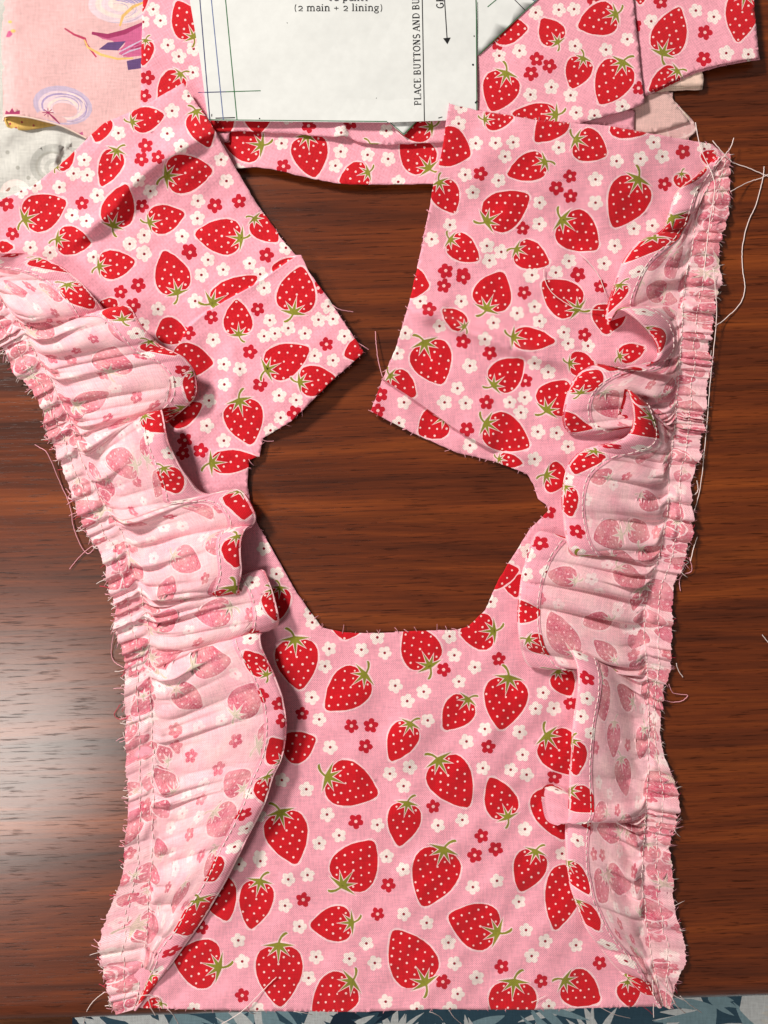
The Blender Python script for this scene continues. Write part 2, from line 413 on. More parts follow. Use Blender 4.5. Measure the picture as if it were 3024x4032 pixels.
# ------------------------------------------------------------------ setting: floor, table
def wood(name, dark, mid, light, scale=1.0, rough=(.30, .5)):
    m, nt, b = nodes(name); L = nt.links.new
    tc = N(nt, 'ShaderNodeTexCoord')
    def nz(sx, sy, sc, det, ro=.6, dist=0.0):
        mp = N(nt, 'ShaderNodeMapping'); mp.inputs['Scale'].default_value = (sx * scale, sy * scale, 1); L(tc.outputs['Object'], mp.inputs[0])
        n = N(nt, 'ShaderNodeTexNoise', i_Scale=sc, i_Detail=det, i_Roughness=ro, i_Distortion=dist); L(mp.outputs[0], n.inputs['Vector']); return n.outputs[0]
    warp = nz(2.2, 7, 1.0, 2.0)
    mp = N(nt, 'ShaderNodeMapping'); mp.inputs['Scale'].default_value = (2.6 * scale, 60 * scale, 1)
    va = N(nt, 'ShaderNodeVectorMath', operation='ADD'); L(tc.outputs['Object'], va.inputs[0])
    cx = N(nt, 'ShaderNodeCombineXYZ'); L(math_(nt, 'MULTIPLY', warp, .06), cx.inputs[1]); L(cx.outputs[0], va.inputs[1]); L(va.outputs[0], mp.inputs[0])
    g = N(nt, 'ShaderNodeTexNoise', i_Scale=1.0, i_Detail=8.0, i_Roughness=.70); L(mp.outputs[0], g.inputs['Vector'])
    r = N(nt, 'ShaderNodeValToRGB'); cr = r.color_ramp
    cr.elements[0].position = .30; cr.elements[0].color = (*dark, 1); cr.elements[1].position = .72; cr.elements[1].color = (*light, 1)
    e = cr.elements.new(.5); e.color = (*mid, 1); L(g.outputs[0], r.inputs[0])
    # long dark growth streaks
    st = nz(2.0, 60, 1.3, 6.0, .62, .5)
    sr = N(nt, 'ShaderNodeValToRGB'); sr.color_ramp.elements[0].position = .56; sr.color_ramp.elements[1].position = .70; L(st, sr.inputs[0])
    col = mixc(nt, math_(nt, 'MULTIPLY', sr.outputs[0], .55), r.outputs[0], tuple(c * .42 for c in dark))
    # pores: short thin dashes
    po = nz(62, 1150, 1.0, 3.0, .6)
    pr = N(nt, 'ShaderNodeValToRGB'); pr.color_ramp.elements[0].position = .575; pr.color_ramp.elements[1].position = .64; L(po, pr.inputs[0])
    col = mixc(nt, math_(nt, 'MULTIPLY', pr.outputs[0], .62), col, tuple(c * .40 for c in dark))
    fi = nz(7, 620, 1.0, 5.0, .75)
    cb = N(nt, 'ShaderNodeMapRange'); cb.inputs[1].default_value = .25; cb.inputs[2].default_value = .75; cb.inputs[3].default_value = .52; cb.inputs[4].default_value = 1.38; L(fi, cb.inputs[0])
    cc = N(nt, 'ShaderNodeCombineColor')
    for i in range(3): L(cb.outputs[0], cc.inputs[i])
    col = mixc(nt, 1.0, col, cc.outputs[0], 'MULTIPLY'); L(col, b.inputs['Base Color'])
    mr = N(nt, 'ShaderNodeMapRange'); mr.inputs[3].default_value = rough[0]; mr.inputs[4].default_value = rough[1]; L(fi, mr.inputs[0]); L(mr.outputs[0], b.inputs['Roughness'])
    L(math_(nt, 'SUBTRACT', .8, math_(nt, 'MULTIPLY', pr.outputs[0], .6)), b.inputs['Coat Weight']); b.inputs['Coat IOR'].default_value = 1.52; b.inputs['Coat Roughness'].default_value = .24
    b.inputs['Specular IOR Level'].default_value = .25
    gr = N(nt, 'ShaderNodeTexNoise', i_Scale=1500.0, i_Detail=2.0); L(tc.outputs['Object'], gr.inputs['Vector'])
    hh = math_(nt, 'ADD', math_(nt, 'MULTIPLY', pr.outputs[0], -1.0), math_(nt, 'MULTIPLY', gr.outputs[0], .45))
    bp = N(nt, 'ShaderNodeBump', i_Strength=.22, i_Distance=.00018); L(hh, bp.inputs['Height']); L(bp.outputs[0], b.inputs['Normal'])
    return m
M_WOOD = wood('varnished_dark_wood', lin(56, 20, 6), lin(104, 44, 13), lin(146, 70, 22), 1.0, (.30, .42))
M_FLOOR = wood('floor_wood', lin(96, 50, 24), lin(132, 74, 38), lin(160, 96, 52), .6)

fl = mesh_obj('floor', [(-2, -2, -.74), (2, -2, -.74), (2, 2, -.74), (-2, 2, -.74)], [(0, 1, 2, 3)], M_FLOOR, None, False); tag(fl, kind='structure')
def build_table():
    # profile of the front edge (y forward = negative), extruded along x, grain along x
    r = .011; prof = [(.75, 0.0), (.40, 0.0), (.10, 0.0)]
    for k in range(0, 11):
        a = math.pi / 2 * k / 10; prof.append((-math.sin(a) * r * 1.15 + r * .0, -r + math.cos(a) * r))
    prof += [(-r * 1.12, -.020), (-r * .95, -.0245), (-r * .5, -.026), (.75, -.026)]
    xs = np.linspace(-.75, .75, 13); V = []; F = []
    n = len(prof)
    for x in xs:
        for (yy, zz) in prof: V.append((x, yy, zz))
    for i in range(len(xs) - 1):
        for k in range(n):
            F.append((i * n + k, i * n + (k + 1) % n, (i + 1) * n + (k + 1) % n, (i + 1) * n + k))
    F.append(tuple(range(n))[::-1]); F.append(tuple((len(xs) - 1) * n + k for k in range(n)))
    t = empty('wooden_table')
    ang = math.atan2(.0322, 1.0)
    V = np.array(V); c, s = math.cos(ang), math.sin(ang)
    cx, cy, _ = at(1512, 3905, 0)
    o = mesh_obj('table_top', V, F, M_WOOD, t, True)
    o.rotation_euler = (0, 0, ang); o.location = (float(cx), float(cy), 0)
    me = o.data; me.set_sharp_from_angle(angle=math.radians(40))
    apr = [(-.65, .09, -.026), (.65, .09, -.026), (.65, .11, -.026), (-.65, .11, -.026)]
    V2 = apr + [(x, y, -.11) for x, y, _ in apr]
    a = mesh_obj('apron', V2, [(3, 2, 1, 0), (4, 5, 6, 7), (0, 1, 5, 4), (1, 2, 6, 5), (2, 3, 7, 6), (3, 0, 4, 7)], M_WOOD, t, False)
    a.location = o.location; a.rotation_euler = o.rotation_euler
    for lx in (-.62, .62):
        for ly in (.10, .68):
            q = [(lx - .03, ly - .03), (lx + .03, ly - .03), (lx + .03, ly + .03), (lx - .03, ly + .03)]
            V3 = [(x, y, -.027) for x, y in q] + [(lx + (x - lx) * .7, ly + (y - ly) * .7, -.74) for x, y in q]
            l = mesh_obj('leg', V3, [(3, 2, 1, 0), (4, 5, 6, 7), (0, 1, 5, 4), (1, 2, 6, 5), (2, 3, 7, 6), (3, 0, 4, 7)], M_WOOD, t, False)
            l.location = o.location; l.rotation_euler = o.rotation_euler
    tag(t, 'dark reddish brown varnished wooden table under all the fabric', 'table')
build_table()

# ------------------------------------------------------------------ palm-print cloth on the seat below the table's front edge
def palm_cloth():
    pal = dict(base=lin(62, 96, 116), pale=lin(240, 246, 248), mid=lin(150, 184, 196), deep=lin(30, 54, 76), cream=lin(246, 246, 240))
    mot = []; R = random.Random(5)
    for _ in range(90):
        cx, cy = R.uniform(100, 3200), R.uniform(3900, 4400); a0 = R.uniform(0, 6.28); k = R.choice(['pale', 'mid', 'deep', 'mid', 'pale', 'cream'])
        nl = R.randint(7, 12); big = R.uniform(110, 260)
        for j in range(nl):
            a = a0 + (j - nl / 2) * .2; L = big * R.uniform(.7, 1.1); w = R.uniform(9, 19); b = R.uniform(-.3, .3)
            l, r_ = [], []
            for i in range(7):
                t = i / 6; aa = a + b * t; x, y = cx + math.cos(aa) * L * t, cy + math.sin(aa) * L * t; ww = w * math.sin(math.pi * min(.98, t * .92 + .06))
                l.append((x - math.sin(aa) * ww, y + math.cos(aa) * ww)); r_.append((x + math.sin(aa) * ww, y - math.cos(aa) * ww))
            mot.append((l + r_[::-1], k, None))
    zf = lambda x, y: -38 + 2.5 * np.sin(x / 170.) + 2 * np.sin(y / 90. + x / 400)
    o = cloth('palm_print_cloth', [(285, 3560), (3400, 3560), (3400, 4500), (285, 4500)], mot, zf, M_SOFT, None, pal, 40, 1, .8)
    tag(o, 'dark teal cloth with pale palm leaves hanging below the front table edge', 'cloth')
palm_cloth()

# ------------------------------------------------------------------ cut fabric pieces under the paper (upper part of the photo)
white_out = [(-90, -90), (560, -90), (560, 520), (400, 640), (150, 830), (-90, 960)]
def white_cloth():
    pal = dict(base=lin(204, 202, 196), grey=lin(182, 181, 175), line=lin(170, 168, 160), blush=lin(238, 222, 216))
    mot = []
    def ring(cx, cy, r, w, a0, a1, k):
        p = [(cx + r * math.cos(a0 + (a1 - a0) * i / 18), cy + r * .9 * math.sin(a0 + (a1 - a0) * i / 18)) for i in range(19)]
        q = [(cx + (r - w) * math.cos(a0 + (a1 - a0) * i / 18), cy + (r - w) * .9 * math.sin(a0 + (a1 - a0) * i / 18)) for i in range(19)]
        mot.append((p + q[::-1], k, None))
    ring(210, 650, 92, 40, 2.2, 5.2, 'grey'); ring(205, 655, 66, 9, 2.0, 5.6, 'line'); ring(215, 660, 40, 16, 2.4, 5.4, 'grey')
    ring(60, 760, 60, 30, 3.2, 6.0, 'blush'); ring(300, 560, 44, 18, 0, 3, 'grey')
    for bx, by in ((70, 660), (112, 700), (30, 600)):
        mot.append(([(bx + 9 * math.cos(i), by + 9 * math.sin(i)) for i in range(6)], 'line', None))
    zf = lambda x, y: .9 + .6 * wavy(x * 2, y * 2) + ridge(x, y, [(225, 540), (215, 640)], 1.4, 8) + ridge(x, y, [(300, 545), (235, 600), (215, 650)], 1.0, 7) \
        + ridge(x, y, [(60, 520), (20, 545)], 1.0, 8)
    o = cloth('white_print_fabric', white_out, mot, zf, M_SOFT, None, pal, 22, 1)
    tag(o, 'white fabric with faint grey sketch print at the left photo edge', 'fabric')
white_cloth()

def pink_print():
    """folded pink fabric with violet and magenta painted motifs, its fold rolling over at the lower left"""
    pal = dict(base=lin(226, 180, 180), lil=lin(196, 176, 200), lil2=lin(226, 200, 208), lil3=lin(170, 150, 190), cream=lin(244, 214, 206), mag=lin(160, 48, 96),
               mag2=lin(196, 92, 136), pur=lin(96, 66, 118), gold=lin(232, 186, 112), rose=lin(190, 60, 96))
    mot = []
    def ell(cx, cy, rx, ry, k, rot=0, n=20):
        mot.append(([(cx + rx * math.cos(2 * math.pi * i / n) * math.cos(rot) - ry * math.sin(2 * math.pi * i / n) * math.sin(rot),
                      cy + rx * math.cos(2 * math.pi * i / n) * math.sin(rot) + ry * math.sin(2 * math.pi * i / n) * math.cos(rot)) for i in range(n)], k, None))
    def P1(pts, k): mot.append(([cv('C1', *p) for p in pts], k, None))
    def rib(pts, w, k):
        l, r = [], []
        for i, p in enumerate(pts):
            q0, q1 = pts[max(0, i - 1)], pts[min(len(pts) - 1, i + 1)]; dx, dy = q1[0] - q0[0], q1[1] - q0[1]; L = math.hypot(dx, dy) + 1e-9
            ww = w * (1 - .5 * abs(2 * i / (len(pts) - 1) - 1)); l.append((p[0] - dy / L * ww, p[1] + dx / L * ww)); r.append((p[0] + dy / L * ww, p[1] - dx / L * ww))
        P1(l + r[::-1], k)
    x, y = cv('C1', 372, 625)
    ell(x, y, 118, 76, 'lil', .18); ell(x + 3, y + 6, 101, 62, 'lil2', .18); ell(x + 6, y + 8, 92, 55, 'lil3', .18); ell(x + 7, y + 10, 86, 50, 'lil2', .18)
    ell(x + 8, y + 14, 70, 40, 'cream', .18); ell(x + 8, y + 16, 58, 32, 'lil2', .18); ell(x + 9, y + 18, 50, 27, 'base', .18); ell(x - 40, y + 46, 60, 16, 'base', .3)
    x, y = cv('C1', 700, 40)
    ell(x, y, 118, 66, 'lil2', .1); ell(x + 8, y - 4, 98, 50, 'cream', .1); ell(x + 14, y - 6, 80, 38, 'lil2', .1); ell(x + 20, y - 8, 60, 28, 'cream', .1); ell(x + 40, y - 30, 60, 16, 'lil3', .1)
    P1([(545, 196), (600, 212), (660, 205), (760, 172), (845, 132), (845, 330), (760, 340), (705, 322), (715, 300), (752, 244), (690, 246), (610, 232)], 'mag2')
    for q in range(7):
        r0 = 40 + q * 11; aa = -2.6 + .25 * q; cx_, cy_ = (375, 632)
        rib([(cx_ + r0 * 1.5 * math.cos(aa + .22 * i), cy_ + r0 * .95 * math.sin(aa + .22 * i)) for i in range(12)], 3.2, ['lil', 'cream', 'lil3'][q % 3])
        cx_, cy_ = (700, 50); rib([(cx_ + r0 * 1.5 * math.cos(aa + .6 + .22 * i), cy_ + r0 * .8 * math.sin(aa + .6 + .22 * i)) for i in range(12)], 2.8, ['lil', 'cream', 'lil2'][q % 3])
    for dx in (0, 14, 28):
        rib([(545 + dx * 9, 196 + dx * 3), (640 + dx * 6, 215 + dx * 2.2), (740 + dx * 3, 190 + dx * 3), (845, 140 + dx * 4.4)], 17, ['mag', 'mag2', 'mag'][dx // 14])
    for i in range(5): rib([(700 + i * 8, 300 + i * 9), (770, 262 + i * 14), (845, 215 + i * 22)], 5, 'lil' if i % 2 else 'mag2')
    P1([(585, 294), (640, 252), (748, 244), (700, 300)], 'pur'); P1([(752, 362), (845, 342), (845, 405), (760, 416)], 'pur')
    rib([(383, 168), (440, 205), (505, 230), (512, 262), (540, 296), (572, 340)], 9, 'rose')
    rib([(500, 235), (520, 280), (600, 325), (700, 350), (790, 345)], 8, 'gold'); rib([(712, 155), (730, 95), (790, 40), (850, 15)], 11, 'gold')
    P1([(35, 220), (48, 185), (70, 180), (75, 205), (55, 222)], 'mag2'); ell(*cv('C1', 78, 184), 10, 7, 'gold'); ell(*cv('C1', 60, 130), 8, 6, 'gold')
    for a in range(8):
        aa = a * .785; rib([(285, 668), (285 + 34 * math.cos(aa), 668 + 26 * math.sin(aa))], 5, 'mag')
    rib([(285, 668), (320, 700), (355, 735)], 6, 'mag')
    P1([(30, 678), (35, 655), (55, 668), (72, 640), (85, 665), (118, 655), (118, 678)], 'mag'); P1([(465, 795), (490, 780), (495, 800), (470, 806)], 'mag2')
    # outline of the upper layer; lower-left edge carries the fold
    out = [cv('C1', 8, -40), cv('C1', 12, 300), cv('C1', 20, 690), cv('C1', 60, 683), cv('C1', 120, 688), cv('C1', 200, 700), cv('C1', 350, 740), cv('C1', 440, 780), cv('C1', 520, 822), (420, 600), (600, 560), (640, 300), (640, -60)]
    def zf(x, y):
        d, s, p = seg_dist(x, y, [cv('C1', 8, -40), cv('C1', 20, 690)])
        curl = np.clip(1 - d / 55, 0, 1)
        z = 2.6 + 2.6 * sstep(200, 460, y) * sstep(350, 30, x)
        z = z - 3.2 * curl ** 2
        return np.clip(z + .35 * wavy(x, y) - .02 * np.maximum(0, x - 350) * 0, .9, 8)
    t = empty('pink_print_fabric')
    cloth('upper_layer', out, mot, zf, M_SOFT, t, pal, 22, .8)
    # yellow lining layer turned under: a shallow roll visible in the fold's mouth
    pal2 = dict(base=lin(214, 176, 96), dot=lin(170, 60, 70))
    dots = [([(cv('C1', a, b)[0] + 5 * math.cos(i), cv('C1', a, b)[1] + 5 * math.sin(i)) for i in range(6)], 'dot', None) for a, b in ((60, 735), (130, 725), (200, 745), (95, 760))]
    low = [cv('C1', 22, 640), cv('C1', 24, 715), cv('C1', 40, 752), cv('C1', 90, 772), cv('C1', 160, 772), cv('C1', 250, 758), cv('C1', 330, 745), cv('C1', 380, 700), cv('C1', 300, 600)]
    zl = lambda x, y: 1.5 + 0 * x
    cloth('folded_under_layer', low, dots, zl, M_SOFT, t, pal2, 22, .5)
    # cream cut edge along the fold
    e = [cv('C1', a, b) for a, b in ((22, 715), (26, 694), (60, 684), (120, 689), (200, 701), (350, 741), (440, 781), (518, 821))]
    p = catmull(e, 6); xx = np.array([q[0] for q in p]); yy = np.array([q[1] for q in p])
    V, F = tube(np.stack(at(xx, yy + 2, zf(xx, yy) - .15), 1), 3.2 * PX)
    mesh_obj('cut_edge', V, F, plain('cream_edge', lin(240, 214, 200), .9), t)
    tag(t, 'folded pale pink fabric painted with lilac swirls and magenta fins, upper left', 'fabric')
pink_print()

TL = motifs(dict(C1=([(865, 240, 850, 388, 110), (1150, 218, 1050, 8, 185), (1072, 440, 942, 590, 150), (850, -40, 845, 70, 60)],
    [(875, 462), (857, 568)], [(910, 55), (953, 122), (850, 130), (997, 268), (1062, 335), (1150, 290), (1145, 430)])))
o = cloth('strawberry_fabric', [(566, -80), (556, 200), (553, 420), (600, 560), (900, 560), (930, 300), (900, -80)], TL, lambda x, y: 3.3 + .35 * wavy(x, y) + 0 * x, rot=.5)
tag(o, 'upright pink strawberry fabric strip between lilac print and white paper', 'fabric', 'cut strawberry fabric pieces')

S1 = motifs(dict(C2=([(455, 790, 250, 765, 205), (705, 740, 742, 965, 200), (1035, 938, 880, 990, 150), (1365, 915, 1220, 745, 195)],
    [(575, 905)], [(565, 780), (887, 825), (1033, 843), (1145, 865), (858, 902), (1200, 990), (330, 930)])))
def zs1(x, y):
    lip = [cv('C2', a, b) for a, b in S1E]
    d, s, p = seg_dist(x, y, lip)
    return 2.2 + 1.8 * np.exp(-d / 40) + .3 * wavy(x, y)
S1E = [(300, 918), (360, 912), (430, 908), (520, 920), (620, 945), (720, 968), (850, 994), (960, 1003), (1080, 1003), (1200, 1002), (1390, 1000), (1500, 1000)]
o = cloth('strawberry_fabric', [cv('C2', a, b) for a, b in [(150, 560), (230, 780)] + S1E + [(1560, 700), (1400, 560)]], S1, zs1, rot=.9)
tag(o, 'lower pink strawberry waist strip with curved bottom edge above bare wood', 'fabric', 'cut strawberry fabric pieces')
S2 = motifs(dict(C2=([(240, 600, 250, 760, 130), (430, 590, 440, 728, 150), (1380, 690, 1190, 700, 160), (1050, 790, 1070, 900, 150)],
    [(712, 685), (940, 668)], [(890, 722), (1135, 712), (1240, 640), (600, 640)])))
S2E = [(160, 700), (215, 716), (330, 712), (450, 718), (560, 724), (640, 728), (740, 738), (850, 746), (905, 738), (930, 748), (985, 772), (1060, 784), (1160, 788), (1290, 780), (1450, 776)]
o = cloth('strawberry_fabric', [cv('C2', a, b) for a, b in [(140, 500)] + S2E + [(1560, 700), (1500, 500)]], S2,
          lambda x, y: 4.0 + .3 * wavy(x, y) + ridge(x, y, [cv('C2', 905, 660), cv('C2', 905, 760)], 1.6, 14, 2.5), rot=.4)
tag(o, 'upper pink strawberry strip peeking out right under the paper bottom edge', 'fabric', 'cut strawberry fabric pieces')

def back_cloth(name, out, z, label, grp='wrong side fabric layers at upper right'):
    mot = [(b, k, r) for b, k, r in motifs(dict(C3=([(1100, 430, 1180, 560, 150), (1260, 560, 1180, 680, 140)], [(1140, 600)], [(1220, 520), (1080, 620)])))]
    pal = dict(PALE); pal.update(base=lin(236, 196, 190), red=lin(228, 180, 178), halo=lin(238, 204, 200), green=lin(224, 200, 182), white=lin(240, 206, 202), rfl=lin(226, 176, 176), seed=lin(236, 200, 196))
    o = cloth(name, out, mot, lambda x, y: z + .4 * wavy(x, y), M_BACK, None, pal); tag(o, label, 'fabric', grp); return o
D_out = [(2380, 300), cv('C3', 1190, 455), cv('C3', 1188, 490), cv('C3', 1240, 545), cv('C3', 1285, 590), cv('C3', 1312, 640), cv('C3', 1262, 692), cv('C3', 1180, 720), (2380, 640)]
back_cloth('strawberry_fabric', D_out, 1.4, 'pale wrong side fabric scrap showing above the ruffle corner on dark wood')
o = cloth('strawberry_fabric', [(2400, 330), cv('C3', 1180, 470), cv('C3', 1215, 530), cv('C3', 1250, 570), cv('C3', 1272, 600), cv('C3', 1150, 640), (2400, 560)], [], lambda x, y: 2.2 + .3 * wavy(x, y), M_BACK, None,
      dict(base=lin(226, 184, 178)))
tag(o, 'upper pale scrap layered on the wrong side scrap at upper right', 'fabric', 'wrong side fabric layers at upper right')
for i, (dx, dy) in enumerate(((0, 0), (-5, -9), (3, -17))):
    o = cloth('strawberry_fabric', [(2560 + dx, 365), (2640 + dx, 357 + dy), cv('C3', 1335 + dx, 441 + dy), cv('C3', 1340 + dx, 408 + dy), cv('C3', 1325 + dx, 330), (2560, 260)], [], lambda x, y, i=i: 1.9 + .55 * i + .15 * wavy(x, y), M_BACK, None,
          dict(base=lin(240, 206, 190) if i != 1 else lin(244, 218, 200)))
    tag(o, ['lowest', 'middle', 'topmost'][i] + ' cream layer of the small stack under the right strawberry fabric corner', 'fabric', 'wrong side fabric layers at upper right')
    fray('fray', [cv('C3', 1335 + dx, 441 + dy), cv('C3', 1340 + dx, 408 + dy)], lambda x, y: 2 + 0 * x, o, 14, (5, 14), seed=i + 40, outward=(2600, 320))
Bm = motifs(dict(C3=([(1140, 262, 1222, 38, 175), (1545, -30, 1510, 206, 165), (1212, 350, 1072, 448, 110), (1025, -60, 1030, 22, 70)],
    [(1130, 10), (1348, 160), (1343, 290), (1000, 125)], [(1083, 105), (1303, 52), (1392, 83), (1453, 262), (1562, 268)])))
B_bot = [cv('C3', a, b) for a, b in ((1050, 466), (1110, 440), (1200, 395), (1300, 350), (1420, 318), (1540, 296), (1616, 286))]
o = cloth('strawberry_fabric', [(2470, -80), (2480, 200)] + [(x + 4, y + 7) for x, y in B_bot] + [(2960, 100)], Bm, lambda x, y: 3.5 + .3 * wavy(x, y))
tag(o, 'hidden lower layer whose edge shows along the right strawberry fabric corner', 'fabric', 'cut strawberry fabric pieces')
Bz = lambda x, y: 4.5 + .35 * wavy(x, y) + 1.2 * sstep(2700, 2990, x)
o = cloth('strawberry_fabric', [(2470, -80), (2480, 200)] + B_bot + [cv('C3', 1603, 150), cv('C3', 1590, 0), (2962, -80)], Bm, Bz, rot=.35)
tag(o, 'pink strawberry fabric corner at the upper right photo edge over wood', 'fabric', 'cut strawberry fabric pieces')
fray('fray', B_bot, Bz, o, 12, (4, 12), seed=3, outward=(2700, 0))
Am = motifs(dict(C3=([(300, 150, 472, 140, 150), (622, 208, 543, 92, 130), (908, 70, 722, 132, 165), (747, 288, 690, 434, 132), (942, 308, 832, 514, 188), (367, 362, 298, 548, 182), (612, 566, 398, 560, 110)],
    [(518, 292), (580, 325), (490, 362), (800, 10), (1020, 435), (325, 215)],
    [(513, 62), (627, 48), (702, 45), (333, 275), (433, 250), (707, 227), (860, 245), (965, 193), (590, 430), (487, 467), (685, 470), (713, 555), (803, 570), (940, 525)])))
o = cloth('strawberry_fabric', [(2200, 300), cv('C3', 1000, 545), cv('C3', 1000, 640), cv('C3', 860, 660), (2200, 560)], [], lambda x, y: 3.2 + .2 * wavy(x, y))
tag(o, 'small plain pink layer between strawberry piece and right bodice panel', 'fabric', 'cut strawberry fabric pieces')
A_edge = [cv('C3', a, b) for a, b in ((995, -60), (995, 0), (1015, 180), (1035, 380), (1050, 506), (1000, 530), (950, 546), (850, 574), (738, 606))]
Az = lambda x, y: 6.0 + .35 * wavy(x, y)
o = cloth('strawberry_fabric', A_edge + [(2100, 560), (1800, 580), (1790, -80)], Am, Az, rot=-.4)
tag(o, 'pink strawberry fabric piece right of the paper, above the right bodice panel', 'fabric', 'cut strawberry fabric pieces')

# ------------------------------------------------------------------ paper pattern sheets with printed lines and lettering
M_PAPER = plain('white_paper', lin(228, 230, 228), .75, .25)
def ribbon(pts, w):
    """flat ribbon in photo px -> polygon quads"""
    V = []; F = []
    for i, p in enumerate(pts):
        q0, q1 = pts[max(0, i - 1)], pts[min(len(pts) - 1, i + 1)]; dx, dy = q1[0] - q0[0], q1[1] - q0[1]; L = math.hypot(dx, dy) + 1e-9
        V += [(p[0] - dy / L * w / 2, p[1] + dx / L * w / 2), (p[0] + dy / L * w / 2, p[1] - dx / L * w / 2)]
        if i: F.append((2 * i - 2, 2 * i - 1, 2 * i + 1, 2 * i))
    return V, F
def print_mesh(name, shapes, zf, mat, parent):
    V = []; F = []
    for v, f in shapes:
        o = len(V); V += v; F += [tuple(i + o for i in q) for q in f]
    A = np.array(V, float); x, y, z = at(A[:, 0], A[:, 1], zf(A[:, 0], A[:, 1]) + .10)
    return mesh_obj(name, np.stack([x, y, z], 1), F, mat, parent, False)
def arc(cx, cy, rx, ry, a0, a1, n=14): return [(cx + rx * math.cos(math.radians(a0 + (a1 - a0) * i / n)), cy + ry * math.sin(math.radians(a0 + (a1 - a0) * i / n))) for i in range(n + 1)]
tk, th = .135, .06
def sf(x, y, w=.26): return ([(x - w / 2, y), (x + w / 2, y)], .05)     # serif bar
GL = {  # y up, cap height 1, x-height .66: (strokes, advance)
 'P': ([([(.18, 0), (.18, 1)], tk), ([(.18, .97)] + arc(.36, .73, .24, .24, 90, -90) + [(.18, .49)], .09), sf(.18, .02, .34), sf(.1, .98, .18)], .70),
 'L': ([([(.18, 0), (.18, 1)], tk), ([(.18, .03), (.62, .03), (.62, .22)], th), sf(.18, .98, .34)], .68),
 'A': ([([(.06, 0), (.36, 1)], th), ([(.36, 1), (.70, 0)], tk), ([(.18, .34), (.58, .34)], th), sf(.08, .02), sf(.68, .02)], .76),
 'C': ([(arc(.42, .5, .32, .48, 50, 310), .11), ([(.64, .98), (.64, .76)], th)], .74),
 'E': ([([(.18, 0), (.18, 1)], tk), ([(.08, .97), (.60, .97), (.60, .80)], th), ([(.18, .51), (.48, .51)], th), ([(.08, .03), (.63, .03), (.63, .22)], th)], .70),
 'B': ([([(.18, 0), (.18, 1)], tk), ([(.08, .97)] + arc(.38, .74, .20, .23, 90, -90) + [(.18, .51)], .085), ([(.18, .51)] + arc(.40, .27, .24, .24, 90, -90) + [(.08, .03)], .09)], .76),
 'U': ([([(.18, 1), (.18, .3)] + arc(.41, .3, .23, .28, 180, 360) + [(.64, 1)], .095), sf(.18, .98), sf(.64, .98)], .84),
 'T': ([([(.36, 0), (.36, 1)], tk), ([(.06, .80), (.06, .97), (.66, .97), (.66, .80)], th), sf(.36, .02, .32)], .72),
 'O': ([(arc(.42, .5, .33, .48, 0, 360, 24), .105)], .84),
 'N': ([([(.16, 0), (.16, 1)], th), ([(.16, 1), (.66, 0)], tk), ([(.66, 0), (.66, 1)], th), sf(.16, .02), sf(.12, .98), sf(.66, .98)], .84),
 'S': ([(arc(.33, .73, .22, .24, 30, 260) + arc(.33, .25, .24, .24, 80, -150), .105)], .62),
 'D': ([([(.18, 0), (.18, 1)], tk), ([(.08, .97)] + arc(.36, .5, .36, .47, 90, -90) + [(.08, .03)], .09)], .82),
 'G': ([(arc(.42, .5, .33, .48, 50, 330), .11), ([(.70, .45), (.70, .08)], tk), sf(.68, .46, .3)], .84),
 'R': ([([(.18, 0), (.18, 1)], tk), ([(.08, .97)] + arc(.38, .74, .21, .23, 90, -90) + [(.18, .51)], .09), ([(.36, .5), (.66, .02)], tk), sf(.18, .02, .34), sf(.70, .02, .18)], .78),
 'I': ([([(.2, 0), (.2, 1)], tk), sf(.2, .02, .34), sf(.2, .98, .34)], .42),
 '(': ([(arc(.48, .4, .32, .66, 130, 230), .075)], .42), ')': ([(arc(-.06, .4, .32, .66, 50, -50), .075)], .42),
 '2': ([(arc(.29, .44, .21, .22, 160, -20) + [(.10, .04), (.54, .04)], .09)], .62),
 '+': ([([(.08, .38), (.56, .38)], .07), ([(.32, .14), (.32, .62)], .07)], .68),
 'm': ([([(.14, 0), (.14, .64)], .11), (arc(.30, .44, .17, .2, 170, 0) + [(.47, 0)], .10), (arc(.64, .44, .17, .2, 170, 0) + [(.81, 0)], .10), sf(.14, .02), sf(.47, .02), sf(.81, .02), sf(.08, .62, .14)], .96),
 'a': ([(arc(.28, .46, .18, .18, 150, 0) + [(.46, .08), (.54, .03)], .10), (arc(.27, .19, .17, .17, 60, 330), .085)], .56),
 'i': ([([(.16, 0), (.16, .64)], .11), ([(.16, .80), (.16, .92)], .12), sf(.16, .02), sf(.10, .62, .14)], .34),
 'n': ([([(.14, 0), (.14, .64)], .11), (arc(.31, .44, .18, .2, 170, 0) + [(.49, 0)], .10), sf(.14, .02), sf(.49, .02), sf(.08, .62, .14)], .64),
 'l': ([([(.16, 0), (.16, 1)], .11), sf(.16, .02), sf(.10, .98, .14)], .34),
 'g': ([(arc(.27, .42, .18, .2, 0, 360, 18), .085), (arc(.28, -.12, .22, .16, 0, 360, 18), .075), ([(.18, .22), (.16, .08), (.4, .04)], .07), ([(.42, .56), (.54, .62)], .07)], .58),
 'p': ([([(.14, -.3), (.14, .64)], .11), (arc(.32, .32, .2, .3, 140, -140), .10), sf(.14, -.28)], .64),
 'e': ([([(.1, .36), (.48, .36)] + arc(.29, .33, .2, .3, 0, 300), .085)], .56),
 'd': ([(arc(.28, .32, .19, .3, 40, 320), .10), ([(.48, 0), (.48, 1)], .11)], .64), ' ': ([], .30)}
